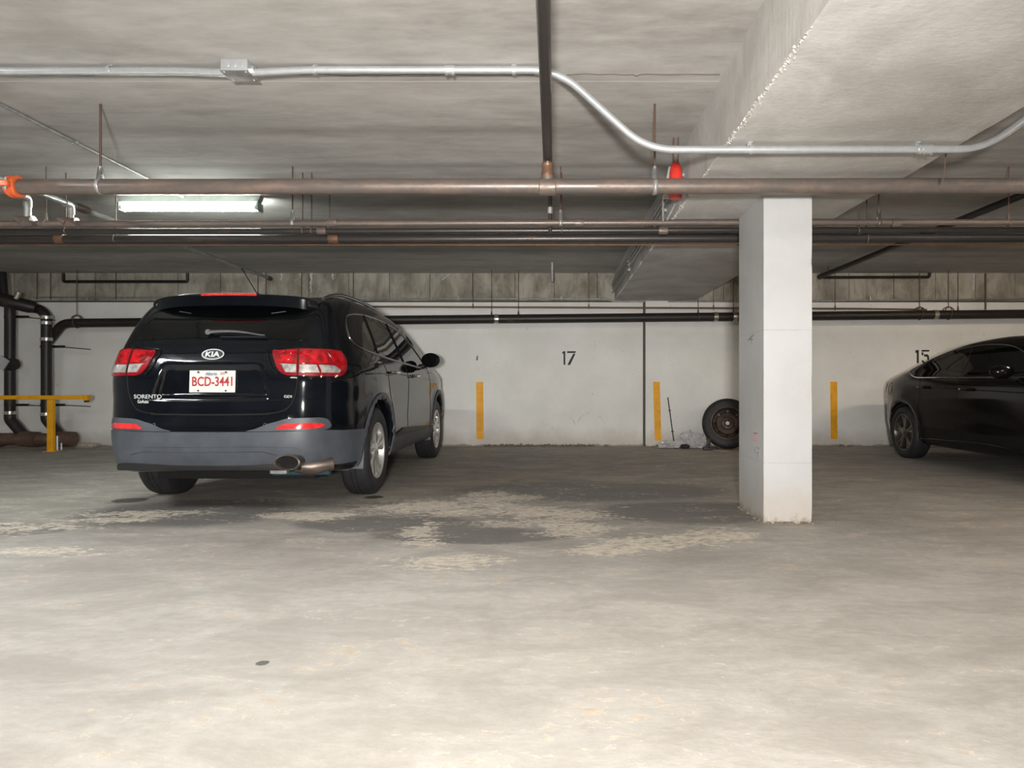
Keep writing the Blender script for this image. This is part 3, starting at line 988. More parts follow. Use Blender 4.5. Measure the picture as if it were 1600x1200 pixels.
drain = thing('drain_pipe', 'long black cast iron drain pipe running along the whole back wall above bay numbers', 'pipe', (0, DYY, 0))
pts = [W(76, 533, DYY), W(98, 505.5, DYY), W(120, 504.7, DYY), W(1700, drain_z(1700), DYY)]
pts = [(p.x, 0, p.z) for p in fillet(pts, 0.22)]
MB().tube(pts, 0.064, 20).build('pipe_run', M['cast_iron'], drain)
for hx in (776, 1118, 1148, 1461):
    p = W(hx, drain_z(hx), DYY)
    MB().lathe([(0.064, -0.03), (0.070, -0.03), (0.072, 0), (0.070, 0.03), (0.064, 0.03)], 20, Matrix.Translation((p.x, 0, p.z))).build('clamp_band', M['clamp'], drain)
thinp = thing('thin_brown_pipe', 'thin brown pipe running along the back wall just above the black drain', 'pipe', (0, 9.95, 0))
MB().tube([(W(440, 478.5, 9.95).x, 0, W(440, 478.5, 9.95).z), (W(1345, 482.5, 9.95).x, 0, W(1345, 482.5, 9.95).z), (W(1448, 484, 9.95).x, 0, W(1448, 484, 9.95).z)], 0.014, 10).build('pipe_run', M['copper'], thinp)
wc = thing('wall_conduit', 'thin pale conduit along the top of the painted back wall', 'conduit', (0, BACK - 0.035, 0))
pp = [W(55, 465, BACK), W(700, 467, BACK), W(945, 467.5, BACK), W(958, 471.5, BACK), W(1200, 471.5, BACK), W(1620, 467, BACK)]
MB().tube(fillet([(p.x, 0, p.z) for p in pp], 0.08), 0.012, 10).build('conduit_run', M['galv_dull'], wc)
for hx in (140, 300, 717, 815, 877, 1358):
    p = W(hx, 467, BACK)
    MB().box((p.x, 0.01, p.z + 0.004), (0.022, 0.03, 0.05)).build('strap', M['galv_dull'], wc)
dl = tag(MB().box(((XL + XR) / 2, BACK - 0.018, W(0, 472.5, BACK).z + 0.012), (XR - XL, 0.04, 0.02)).build('shadow_strip', M['joint'], None, 0), 'narrow dark strip imitating the shadow line where raw concrete meets the painted back wall', 'strip')  # dark strip stands in for the shadow line under the wall conduit
for hx, yb_, kind, lab in ((120, 497, 'ring', 'above the yellow rail'), (768, 495, 'clip', 'left of painted number, nearer the SUV'), (810, 497, 'clip', 'left of painted number, nearer the number'),
                           (1091, 494, 'clip', 'left of the column above the spare tyre'), (1437, 492, 'ring', 'left one of the ring pair over the black sedan'),
                           (1482, 492, 'ring', 'right one of the ring pair over the black sedan'), (1146, 491, 'clip', 'close to the left face of the column')):
    p = W(hx, drain_z(hx), DYY)
    rod_hanger(p.x, DYY, p.z, 0.064, 'hanger of the black drain, ' + lab, kind, 'rod', grp='rod hangers of the drain pipe', rr=0.005)
for hx, lab in ((739, 'above the left yellow stripe'), (920, 'right of the painted number'), (1115, 'left of the column'), (1305, 'right of the column'), (1497, 'above the sedan roof')):
    p = W(hx, 479.5 + (hx - 440) * 0.0045, 9.95)
    rod_hanger(p.x, 9.95, p.z, 0.012, 'thin hanger of the brown pipe, ' + lab, 'clip', 'copper', grp='thin rod hangers of the brown pipe', rr=0.004)
for hx in (58, 79, 181, 471, 552, 416, 403):
    p = W(hx, 440, BACK - 0.06)
    tag(MB().tube([(p.x, p.y, CEIL), (p.x, p.y, 2.16)], 0.006, 6).build('wall_rod', M['rod'], None),
        'thin vertical rod on the raw concrete band, ' + {58: 'left of two at far left', 79: 'right of two at far left', 181: 'left of the long bracket end', 471: 'above the SUV roof rail, left', 552: 'right of the SUV roof', 416: 'above the SUV roof, by the pipe end', 403: 'above the SUV brake light'}[hx], 'rod')
for pts, lab in (([(99, 427), (99, 440), (293, 440), (293, 427)], 'dark angle bracket on the raw concrete above the SUV'),
                 ([(1287, 433.5), (1452, 433), (1453, 425)], 'rusty angle bracket on the raw concrete right of the column')):
    MBp = MB().tube(fillet([W(a, b, BACK - 0.05) for a, b in pts], 0.03), 0.022, 8)
    tag(MBp.build('angle_bracket', M['cast_iron'], None), lab, 'bracket')
tag(MB().box(W(697, 433, BACK - 0.03), (0.16, 0.02, 0.02), Matrix.Rotation(-0.65, 3, 'Y')).build('steel_scrap', M['galv_dull'], None), 'small slanting bit of steel stuck in the raw concrete above the empty bay', 'scrap')
tag(MB().tube([W(1326 * 0 + 1540, 427, 9.85), W(1540, 484, 9.85)], 0.012, 8).build('wall_rod', M['rod'], None), 'thick rusty vertical rod over the black sedan', 'rod')

# ------------------------------------------------------------------ stack of drains at the far left
SY = 9.62
for k_, (px_, top, lab) in enumerate(((15.5, 470, 'black vertical drain stack at the left edge of the photo'), (72.5, 487, 'black vertical drain stack behind the yellow rail post'))):
    b0 = W(px_, 600, SY)
    st = thing('drain_stack', lab, 'pipe', (b0.x, SY, 0))
    zt_ = W(px_, top, SY).z
    zb = W(px_, 650, SY).z
    if k_ == 0:
        MB().tube([(0, 0, zt_), (0, 0, zb)], 0.067, 20).build('stack_pipe', M['cast_iron'], st)
    else:
        pth = fillet([(-0.50, -0.05, zt_ + 0.13), (0.0, 0, zt_ + 0.01), (0.0, 0, zb)], 0.14)
        MB().tube(pth, 0.067, 20).build('stack_pipe', M['cast_iron'], st)
    MB().tube(fillet([(0, 0, zb + 0.03), (0, 0, zb - 0.05), (0.19, 0, 0.20), (0.24, 0, 0.15)], 0.1), 0.070, 20).build('elbow', M['cast_iron'], st)
    x0_ = -0.20
    MB().tube([(x0_ + (-0.5 if k_ == 0 else 0), -0.02, 0.13), (x0_ + 0.5, -0.02, 0.15)], 0.088, 20).build('floor_drain_pipe', M['brown_iron'], st)
    MB().tube([(x0_ + 0.38, -0.02, 0.15), (x0_ + 0.60, -0.02, 0.14)], 0.108, 20).build('hub', M['brown_iron'], st)
    MB().tube([(x0_ - 0.02, -0.02, 0.13), (x0_ + 0.10, -0.02, 0.13)], 0.100, 20).build('hub', M['brown_iron'], st)
    for py in ([645] if k_ == 0 else [496, 504.5, 530, 647]):
        z = W(0, py, SY).z
        MB().lathe([(0.067, -0.022), (0.074, -0.022), (0.076, 0), (0.074, 0.022), (0.067, 0.022)], 20, Matrix.Translation((0, 0, z)) @ Matrix.Rotation(PI / 2, 4, 'Y')).build('clamp_band', M['clamp'], st)
    for py in ([494, 633] if k_ == 0 else [541, 633]):
        z = W(0, py, SY).z
        MB().box((0.02, 0.09, z), (0.34, 0.03, 0.035)).build('wall_bracket', M['cast_iron'], st)
        MB().tube([(0.1, 0.09, z), (0.42, 0.30, z - 0.03)], 0.008, 6).build('tie_rod', M['rod'], st)
    if k_ == 0:
        MB().tube([(0.02, -0.02, W(0, 570, SY).z), (0.10, -0.06, W(0, 569, SY).z)], 0.085, 18).build('cleanout_cap', M['cast_iron'], st)
hd = thing('header_pipe', 'thick dark header pipe entering at the left edge under the raw concrete band', 'pipe', tuple(W(0, 470, 9.35)))
MB().tube([(-1.1, 0, 0.32), (0, 0, 0.02), (0.30, 0.14, -0.065), (0.36, 0.17, -0.08)], [0.095, 0.095, 0.090, 0.070], 18).build('pipe_run', M['cast_iron'], hd)
MB().tube([(0.22, 0.0, 0.03), (0.26, 0.0, 0.12)], 0.03, 12).build('plug', M['clamp'], hd)
MB().tube([(-0.05, 0.1, 0.40), (0.02, 0.05, 0.05)], 0.05, 12).build('riser', M['cast_iron'], hd)
sg = tag(MB().box(W(3, 567, 9.4), (0.14, 0.02, 0.16), Matrix.Rotation(0.6, 3, 'Y')).build('small_plate', M['galv'], None), 'small tilted pale plate beside the leftmost drain stack', 'plate')
for hx, h, lab in ((89.5, 0.20, 'taller steel stub post right of the yellow post foot'), (96, 0.10, 'shorter steel stub post right of the yellow post foot')):
    p = W(hx, 698, 9.5)
    tag(MB().tube([(p.x, 9.5, 0), (p.x, 9.5, h)], 0.022 if h > 0.15 else 0.014, 14).build('steel_stub', M['galv'], None), lab, 'post')
tag(MB().box((W(130, 690, 9.85).x, 9.9, 0.03), (0.32, 0.18, 0.06), bev=0.02).build('concrete_lump', M['column'], None), 'low pale lump of concrete at the wall right of the drain stacks', 'lump')

# yellow guard rail
RY = 9.32
rail = thing('guard_rail', 'yellow painted steel guard rail in front of the drain stacks at left', 'rail', (W(80, 698, RY).x, RY, 0))
zt_ = W(0, 621, RY).z
MB().box((0, 0, zt_ / 2 - 0.02), (0.085, 0.05, zt_ - 0.02), bev=0.004).build('post', M['yellow'], rail)
MB().box((0, -0.0, 0.004), (0.15, 0.12, 0.008)).build('foot_plate', M['yellow'], rail)
xe = W(133, 621, RY).x - W(80, 698, RY).x
MB().box(((xe - 3.0) / 2, -0.03, zt_), (xe + 3.0, 0.03, 0.055), bev=0.004).build('top_bar', M['yellow'], rail)
MB().box((xe + 0.01, 0.03, zt_ - 0.005), (0.045, 0.10, 0.075), bev=0.01).build('bar_end', M['yellow'], rail)
MB().box((xe - 0.02, 0.06, zt_ - 0.045), (0.035, 0.06, 0.045)).build('wall_lug', M['cast_iron'], rail)


# ------------------------------------------------------------------ ceiling light fixtures
def fixture(x, y, lab, glow, grp, hw=0.13, dz=0.0, rz=0.0):
    t_ = thing('tube_light_fixture', lab, 'lamp', (x, y, CEIL), rz, grp)
    MB().prism([(-0.62, 0), (0.62, 0), (0.62, -0.02), (0.60, -0.055), (-0.60, -0.055), (-0.62, -0.02)], hw,
               Matrix(((1, 0, 0, 0), (0, 0, -1, hw / 2), (0, 1, 0, 0), (0, 0, 0, 1)))).build('housing', M['fixture'], t_, 0)
    for s in (-1, 1):
        MB().box((s * 0.603, 0, -0.08 - dz), (0.018, 0.11, 0.07), bev=0.004).build('lamp_holder', M['fixture'], t_)
    for yy in ((-0.03, 0.03)):
        o = MB().tube([(-0.59, yy, -0.088 - dz), (0.59, yy, -0.088 - dz)], 0.019, 14).build('tube', glow, t_)
        for s in (-1, 1):
            MB().tube([(s * 0.575, yy, -0.088 - dz), (s * 0.597, yy, -0.088 - dz)], 0.0195, 14).build('end_cap', M['galv'], o)
    return t_


fp = W(298, 324, 5.97)
fixture(fp.x, 5.97, 'glowing white tube light fixture on the ceiling above the parked SUV', M['glow'], None, 0.075, 0.015)
for k_, (lx, ly, lc, lp) in enumerate(LAMPS):
    t = NT('tube_glow_outside')
    t.out((1, 1, 1), 0.5)
    t.b.inputs['Emission Color'].default_value = (*lc, 1)
    t.b.inputs['Emission Strength'].default_value = lp / (PI * 0.244)
    fixture(lx, ly, 'tube light fixture on the ceiling outside the photo, ' + ['left of the camera', 'behind the camera, left', 'behind the camera, right', 'right of the beam', 'above the sedan', 'far left by the drain stacks'][k_], t.mat, 'tube light fixtures outside the photo', rz=PI / 2 if k_ == 0 else 0.0)  # unseen fixtures, housings widened to shade the ceiling, first turned to light the column

# ------------------------------------------------------------------ spare tyre, plastic bag and litter
def ring_profile(R, w, rim):
    h = w / 2
    return [(rim, -h * 0.78), (rim + 0.012, -h * 0.92), (rim + (R - rim) * 0.5, -h * 1.0), (R - 0.03, -h * 0.93), (R - 0.008, -h * 0.78), (R, -h * 0.5),
            (R, -h * 0.20), (R - 0.007, -h * 0.18), (R - 0.007, -h * 0.13), (R + 0.001, -h * 0.11), (R + 0.001, h * 0.11), (R - 0.007, h * 0.13), (R - 0.007, h * 0.18), (R, h * 0.20),
            (R, h * 0.5), (R - 0.008, h * 0.78), (R - 0.03, h * 0.93), (rim + (R - rim) * 0.5, h * 1.0), (rim + 0.012, h * 0.92), (rim, h * 0.78)]


sp = thing('spare_wheel', 'spare car tyre on a rusty steel wheel leaning on the wall left of the column', 'wheel', (0, 0, 0))
Rt = 0.355
rot = Matrix.Rotation(math.radians(-90 - 14), 4, 'Z') @ Matrix.Rotation(math.radians(-11), 4, 'Y')
# local x of the lathe (outer face) points at the camera
sp.matrix_world = Matrix.Translation(W(1137, 662, 9.72)) @ rot
MB().lathe(ring_profile(Rt, 0.215, 0.225), 56).build('tyre', M['rubber'], sp)
rimp = [(0.228, 0.085), (0.235, 0.095), (0.222, 0.095), (0.205, 0.07), (0.200, 0.02), (0.165, 0.0), (0.150, 0.035), (0.10, 0.050), (0.075, 0.03), (0.045, 0.035), (0.033, 0.055), (0.030, 0.0), (0.10, -0.02), (0.19, -0.06), (0.228, -0.08)]
MB().lathe(rimp, 48).build('steel_rim', M['steel_wheel'], sp)
for i in range(8):
    a = 2 * PI * i / 8
    MB().tube([(0.010, 0.178 * math.cos(a), 0.178 * math.sin(a)), (0.022, 0.172 * math.cos(a), 0.172 * math.sin(a))], 0.013, 10).build('vent_hole', M['galv_dull'] if i in (1, 2, 3) else M['gap'], sp)
for i in range(5):
    a = 2 * PI * i / 5
    MB().tube([(0.03, 0.057 * math.cos(a), 0.057 * math.sin(a)), (0.048, 0.057 * math.cos(a), 0.057 * math.sin(a))], 0.008, 8).build('stud_hole', M['gap'], sp)
MB().tube([(0.03, 0, 0), (0.057, 0, 0)], 0.028, 16).build('hub_bore', M['galv_dull'], sp)


def crumple(c, s, seed, amp=0.35, sub=4):
    bm = bmesh.new()
    bmesh.ops.create_icosphere(bm, subdivisions=sub, radius=1)
    for v in bm.verts:
        n_ = v.co.normalized()
        d = 1 + amp * noise.noise(n_ * 2.2 + Vector((seed, 0, 0))) + amp * 0.7 * noise.noise(n_ * 6 + Vector((seed, 5, 0))) + amp * 0.4 * noise.noise(n_ * 15 + Vector((seed, 9, 0)))
        p = n_ * d
        v.co = Vector((p.x * s[0], p.y * s[1], max(p.z * s[2], -c[2] + 0.003)))
    bm.verts.index_update()
    vs = [v.co + Vector(c) for v in bm.verts]
    fs = [tuple(x.index for x in f.verts) for f in bm.faces]
    bm.free()
    return MB().add(vs, fs)


tag(crumple((W(1078, 685, 9.85).x, 9.85, 0.09), (0.17, 0.10, 0.11), 2.0, 0.8).build('plastic_bag', M['bag'], None, 15), 'crumpled clear plastic bag on the floor left of the spare tyre', 'bag')
tag(crumple((W(1043, 692, 9.8).x, 9.8, 0.045), (0.12, 0.08, 0.05), 7.0, 0.8).build('plastic_sheet', M['bag'], None, 15), 'flat crumpled plastic sheet at the foot of the pilaster', 'bag')
tag(crumple((W(1070, 696, 9.7).x, 9.7, 0.03), (0.065, 0.05, 0.035), 3.0, 0.3).build('rubber_scrap', M['rubber'], None, 40), 'small black rubber scrap in front of the plastic bag', 'scrap')
jk = thing('car_jack', 'small dark car jack lying between plastic bag and spare tyre', 'jack', (W(1107, 690, 9.50).x, 9.50, 0))
MB().box((0.03, 0, 0.02), (0.20, 0.07, 0.035), bev=0.006).build('base', M['plastic'], jk)
MB().box((0.0, 0, 0.09), (0.04, 0.05, 0.12), Matrix.Rotation(0.25, 3, 'Y'), bev=0.005).build('arm', M['plastic'], jk)
MB().box((0.01, 0, 0.15), (0.07, 0.05, 0.02), bev=0.004).build('saddle', M['plastic'], jk)
tag(MB().prism([(-0.20, 0.05), (-0.12, -0.06), (0.0, -0.10), (0.12, -0.07), (0.21, 0.0), (0.1, 0.06), (-0.05, 0.09)], 0.012,
               Matrix.Translation((W(1139, 700, 9.35).x, 9.4, 0.0))).build('cardboard_piece', M['cardboard'], None, 0), 'flattened piece of brown cardboard on the floor in front of the spare tyre', 'cardboard')
ro = thing('thin_rod', 'thin black metal rod leaning against the pilaster by the plastic bag', 'rod', (W(1043, 620, 10.0).x, 10.0, 0))
a_ = W(1043.5, 621, 10.03)
b_ = W(1053, 690, 9.85)
o_ = Vector((W(1043, 620, 10.0).x, 10.0, 0))
MB().tube([a_ - o_, b_ - o_], 0.008, 8).build('shaft', M['plastic'], ro)
for t_ in (0.30, 0.78):
    p = a_.lerp(b_, t_) - o_
    MB().tube([p - Vector((0.022, 0, -0.003)), p + Vector((0.022, 0, 0.003))], 0.006, 6).build('barb', M['plastic'], ro)


# ------------------------------------------------------------------ cars: bodies are skinned from a distance field
def smax(a, b, r):
    h = np.maximum(r - np.abs(a - b), 0.0)
    return np.maximum(a, b) + h * h / (4 * r)


def spline(pts, closed=True, seg=8):
    P = np.array(pts, float)
    n = len(P)
    out = []
    for i in range(n if closed else n - 1):
        p0, p1, p2, p3 = (P[(i - 1) % n], P[i], P[(i + 1) % n], P[(i + 2) % n]) if closed else (P[max(i - 1, 0)], P[i], P[i + 1], P[min(i + 2, n - 1)])
        # centripetal Catmull-Rom
        t0 = 0.0
        t1 = t0 + max(np.linalg.norm(p1 - p0), 1e-6) ** 0.5
        t2 = t1 + max(np.linalg.norm(p2 - p1), 1e-6) ** 0.5
        t3 = t2 + max(np.linalg.norm(p3 - p2), 1e-6) ** 0.5
        for k in range(seg):
            t_ = t1 + (t2 - t1) * k / seg
            A1 = (t1 - t_) / (t1 - t0) * p0 + (t_ - t0) / (t1 - t0) * p1
            A2 = (t2 - t_) / (t2 - t1) * p1 + (t_ - t1) / (t2 - t1) * p2
            A3 = (t3 - t_) / (t3 - t2) * p2 + (t_ - t2) / (t3 - t2) * p3
            B1 = (t2 - t_) / (t2 - t0) * A1 + (t_ - t0) / (t2 - t0) * A2
            B2 = (t3 - t_) / (t3 - t1) * A2 + (t_ - t1) / (t3 - t1) * A3
            out.append((t2 - t_) / (t2 - t1) * B1 + (t_ - t1) / (t2 - t1) * B2)
    return np.array(out)


class Sdf2:
    def __init__(self, pts):
        self.p = pts

    def __call__(self, x, y):
        sh = np.broadcast(x, y).shape
        x = np.broadcast_to(x, sh).ravel()
        y = np.broadcast_to(y, sh).ravel()
        best = np.full(x.shape, 1e9)
        ins = np.zeros(x.shape, bool)
        P = self.p
        n = len(P)
        for i in range(n):
            ax, ay = P[i]
            bx, by = P[(i + 1) % n]
            dx, dy = bx - ax, by - ay
            L = dx * dx + dy * dy
            if L < 1e-12:
                continue
            t_ = np.clip(((x - ax) * dx + (y - ay) * dy) / L, 0, 1)
            d = (x - ax - t_ * dx) ** 2 + (y - ay - t_ * dy) ** 2
            best = np.minimum(best, d)
            c = ((ay > y) != (by > y))
            if abs(dy) > 1e-12:
                ins ^= c & (x < dx * (y - ay) / dy + ax)
        d = np.sqrt(best)
        return np.where(ins, -d, d).reshape(sh)


def smooth_table(pairs, sigma=0.02, lo=0.0, hi=2.0, n=401):
    zs = np.linspace(lo, hi, n)
    v = np.interp(zs, [p[0] for p in pairs], [p[1] for p in pairs])
    k = np.exp(-0.5 * (np.arange(-30, 31) * (zs[1] - zs[0]) / sigma) ** 2)
    k /= k.sum()
    v = np.convolve(np.pad(v, 30, mode='edge'), k, 'valid')
    return lambda z: np.interp(z, zs, v)


def surface_net(f2d, lo, hi, h):
    ax = [np.arange(lo[i], hi[i] + h, h) for i in range(3)]
    D = f2d(ax[0], ax[1], ax[2])
    neg = D < 0
    nx, ny, nz = D.shape
    cnt = np.zeros((nx - 1, ny - 1, nz - 1))
    acc = np.zeros((nx - 1, ny - 1, nz - 1, 3))
    corners = [(i, j, k) for i in (0, 1) for j in (0, 1) for k in (0, 1)]

    def cv(c):
        return D[c[0]:nx - 1 + c[0], c[1]:ny - 1 + c[1], c[2]:nz - 1 + c[2]]
    for a in corners:
        for d in range(3):
            if a[d] == 0:
                b = list(a)
                b[d] = 1
                va, vb = cv(a), cv(tuple(b))
                cr = (va < 0) != (vb < 0)
                with np.errstate(divide='ignore', invalid='ignore'):
                    t_ = np.where(cr, va / (va - vb), 0)
                cnt += cr
                for e in range(3):
                    acc[..., e] += np.where(cr, a[e] + (t_ if e == d else 0), 0)
    act = cnt > 0
    idx = -np.ones(act.shape, int)
    idx[act] = np.arange(act.sum())
    I = np.argwhere(act)
    V = (I + acc[act] / cnt[act][:, None]) * h + np.array(lo)
    quads = []
    for d in range(3):
        e, g_ = (d + 1) % 3, (d + 2) % 3
        sl_a = [slice(None)] * 3
        sl_b = [slice(None)] * 3
        sl_a[d] = slice(0, -1)
        sl_b[d] = slice(1, None)
        A, B = neg[tuple(sl_a)], neg[tuple(sl_b)]
        E = np.argwhere(A != B)
        ok = (E[:, e] > 0) & (E[:, g_] > 0) & (E[:, e] < D.shape[e] - 1) & (E[:, g_] < D.shape[g_] - 1)
        E = E[ok]
        s = A[E[:, 0], E[:, 1], E[:, 2]]
        q = []
        for (de, dg) in ((-1, -1), (0, -1), (0, 0), (-1, 0)):
            c = E.copy()
            c[:, e] += de
            c[:, g_] += dg
            q.append(idx[c[:, 0], c[:, 1], c[:, 2]])
        q = np.stack(q, 1)
        q[~s] = q[~s][:, ::-1]
        quads.append(q)
    return V, np.concatenate(quads)


def project(V, f, it=2):
    e = 1e-3
    for _ in range(it):
        d = f(V[:, 0], V[:, 1], V[:, 2])
        g_ = np.stack([(f(V[:, 0] + (e if i == 0 else 0), V[:, 1] + (e if i == 1 else 0), V[:, 2] + (e if i == 2 else 0)) - d) / e for i in range(3)], 1)
        L = np.maximum((g_ ** 2).sum(1), 0.25)
        st_ = np.clip(d / L, -0.012, 0.012)
        V = V - g_ * st_[:, None]
    return V


class Car:
    def __init__(self, root, f, lo, hi, h, mat):
        self.root = root

        def grid(xs, ys, zs):
            return f(xs[:, None, None], ys[None, :, None], zs[None, None, :])
        V, Q = surface_net(grid, lo, hi, h)
        V = project(V, f, 2)
        me = bpy.data.meshes.new('body')
        me.from_pydata([tuple(v) for v in V], [], [tuple(int(i) for i in q) for q in Q])
        me.materials.append(mat)
        me.shade_smooth()
        me.set_sharp_from_angle(angle=math.radians(55))
        self.body = bpy.data.objects.new('body', me)
        COL.objects.link(self.body)
        self.body.parent = root
        self.bvh = BVHTree.FromPolygons([tuple(v) for v in V], [tuple(int(i) for i in q) for q in Q])

    # ray maps: 2D drawing coordinates -> ray
    def rear(self, x, z):
        return Vector((x, -1, z)), Vector((0, 1, 0))

    def front(self, x, z):
        return Vector((x, 7, z)), Vector((0, -1, 0))

    def top(self, x, y):
        return Vector((x, y, 3)), Vector((0, 0, -1))

    def side(self, s):
        return lambda y, z: (Vector((s * 2.0, y, z)), Vector((-s, 0, 0)))

    def corner(self, s, cx=0.45, cy=0.60):
        """angle in degrees measured round the rear corner (90 = straight back, 0 = sideways)"""
        def fn(a, z):
            a = math.radians(a)
            d = Vector((s * math.cos(a), -math.sin(a), 0))
            return Vector((s * cx, cy, z)) + d * 1.6, -d
        return fn

    def hit(self, ray):
        o, d = ray
        loc, n_, i, dist = self.bvh.ray_cast(o, d)
        if loc is None:
            loc, n_, i, dist = self.bvh.find_nearest(o + d * 1.5)
        if n_.dot(d) > 0:
            n_ = -n_
        return loc, n_

    def line(self, pts, ray, r, name, mat, parent=None, off=0.0, step=0.03, closed=False, smooth_in=True, scale=(1, 1)):
        P = spline(pts, closed, 6) if smooth_in else np.array(pts, float)
        out = []
        n = len(P)
        for i in range(n if closed else n - 1):
            a, b = P[i], P[(i + 1) % n]
            L = math.hypot((b[0] - a[0]) * scale[0], (b[1] - a[1]) * scale[1])
            m_ = max(1, int(L / step))
            for k in range(m_):
                out.append(a + (b - a) * k / m_)
        if not closed:
            out.append(np.array(pts[-1], float))
        W_ = []
        for p in out:
            l, n_ = self.hit(ray(p[0], p[1]))
            W_.append(l + n_ * off)
        return MB().tube(W_, r, 8, closed=closed).build(name, mat, parent or self.root)

    def patch(self, pts, ray, name, mat, parent=None, off=0.004, thick=0.01, step=0.03, curve=True, scale=(1, 1), seg=5, bulge=0.0):
        P = spline(pts, True, seg) if curve else np.array(pts, float)
        out = []
        n = len(P)
        for i in range(n):
            a, b = P[i], P[(i + 1) % n]
            L = math.hypot((b[0] - a[0]) * scale[0], (b[1] - a[1]) * scale[1])
            m_ = max(1, int(L / step))
            for k in range(m_):
                out.append(a + (b - a) * k / m_)
        nb = len(out)
        sx, sy = step / scale[0], step / scale[1]
        lo = np.min(out, 0)
        hi = np.max(out, 0)
        sd = Sdf2(np.array(out) * np.array(scale))
        gx, gy = np.meshgrid(np.arange(lo[0] + sx / 2, hi[0], sx), np.arange(lo[1] + sy / 2, hi[1], sy))
        pts2 = np.stack([gx.ravel(), gy.ravel()], 1)
        if len(pts2):
            dd = sd(pts2[:, 0] * scale[0], pts2[:, 1] * scale[1])
            pts2 = pts2[dd < -step * 0.4]
        allp = [Vector(p) for p in out] + [Vector(p) for p in pts2]
        sc_ = [Vector((p.x * scale[0], p.y * scale[1])) for p in allp]
        vs, es, fs, ov, oe, of = delaunay_2d_cdt(sc_, [(i, (i + 1) % nb) for i in range(nb)], [], 1, 1e-5)
        top, bot = [], []
        for v in vs:
            l, n_ = self.hit(ray(v.x / scale[0], v.y / scale[1]))
            bb = 0
            if bulge:
                dd = -float(sd(np.array([v.x]), np.array([v.y]))[0])
                bb = bulge * min(1, max(0, dd) / 0.03) ** 0.5
            top.append(l + n_ * (off + bb))
            bot.append(l - n_ * thick)
        N = len(vs)
        faces = [tuple(f) for f in fs]
        cnt = {}
        for f in faces:
            for i in range(len(f)):
                a, b = f[i], f[(i + 1) % len(f)]
                cnt[(a, b)] = 1
        rim = [(a, b) for (a, b) in cnt if (b, a) not in cnt]
        fl_ = faces + [tuple(reversed([i + N for i in f])) for f in faces] + [(b, a, a + N, b + N) for a, b in rim]
        return MB().add(top + bot, fl_).build(name, mat, parent or self.root, 50)


def make_wheel(root, x, y, R, w, rim_r, side, style, name='wheel'):
    """alloy wheel with tyre; side = +1 outer face towards +x"""
    e = bpy.data.objects.new(name, None)
    COL.objects.link(e)
    e.parent = root
    e.location = (x, y, R - 0.006)
    e.empty_display_size = 0.05
    S = Matrix.Scale(-1, 4, (1, 0, 0)) if side < 0 else Matrix()
    mb = MB().lathe(ring_profile(R, w, rim_r), 56, S)
    mb.build('tyre', M['rubber'], e)
    h = w / 2
    am = M['alloy'] if style == 'five' else M['alloy_dark']
    prof = [(rim_r + 0.004, h * 0.80), (rim_r + 0.004, h * 0.9), (rim_r - 0.010, h * 0.88), (rim_r - 0.022, h * 0.62), (rim_r - 0.035, -h * 0.7), (rim_r + 0.002, -h * 0.8), (rim_r + 0.002, -h * 0.76), (rim_r - 0.01, h * 0.3)]
    b = MB().lathe(prof, 48, S)
    # spokes
    n = 5
    for i in range(n):
        a0 = 2 * PI * i / n + 0.3
        for s in (-1, 1):
            sec = []
            for t_ in (0.0, 0.35, 0.7, 1.0):
                rr = 0.035 + (rim_r - 0.02 - 0.035) * t_
                da = s * (0.05 + 0.15 * t_ ** 1.1) if style == 'five' else s * (0.06 + 0.13 * t_)
                wd = (0.022 + 0.020 * t_) if style == 'five' else 0.017 + 0.006 * t_
                dep = h * (0.74 - 0.10 * math.sin(PI * t_) + 0.02 * t_)
                aa = a0 + da
                er = Vector((0, math.cos(aa), math.sin(aa)))
                et = Vector((0, -math.sin(aa), math.cos(aa)))
                ctr = er * rr
                for (u, q_) in ((-1, 0), (-0.55, 0.008), (0.55, 0.008), (1, 0), (0.9, -0.03), (-0.9, -0.03)):
                    sec.append(S @ (ctr + et * (u * wd) + Vector((dep + q_, 0, 0))))
            fs = []
            for k in range(3):
                for q_ in range(6):
                    r_ = (q_ + 1) % 6
                    fs.append((k * 6 + q_, k * 6 + r_, (k + 1) * 6 + r_, (k + 1) * 6 + q_))
            fs += [tuple(range(6)), tuple(18 + q_ for q_ in reversed(range(6)))]
            b.add(sec, fs)
    b.build('alloy_rim', am, e, 35)
    MB().lathe([(0, h * 0.45), (0.062, h * 0.45), (0.060, h * 0.78), (0.034, h * 0.84), (0, h * 0.86)], 24, S, closed=False).build('hub_cap', am, e)
    MB().lathe([(0, -h * 0.3), (0.15, -h * 0.3), (0.15, -h * 0.18), (0, -h * 0.18)], 28, S, closed=False).build('brake_disc', M['muffler'], e)
    MB().lathe([(0, -h * 0.5), (rim_r - 0.03, -h * 0.5), (rim_r - 0.03, -h * 0.45), (0, -h * 0.45)], 28, S, closed=False).build('back_plate', M['wheel_well'], e)
    for i in range(5):
        a = 2 * PI * (i + 0.5) / 5 + 0.3
        MB().tube([S @ Vector((h * 0.60, 0.050 * math.cos(a), 0.050 * math.sin(a))), S @ Vector((h * 0.80, 0.050 * math.cos(a), 0.050 * math.sin(a)))], 0.008, 6).build('lug_nut', M['chrome'], e)
    return e




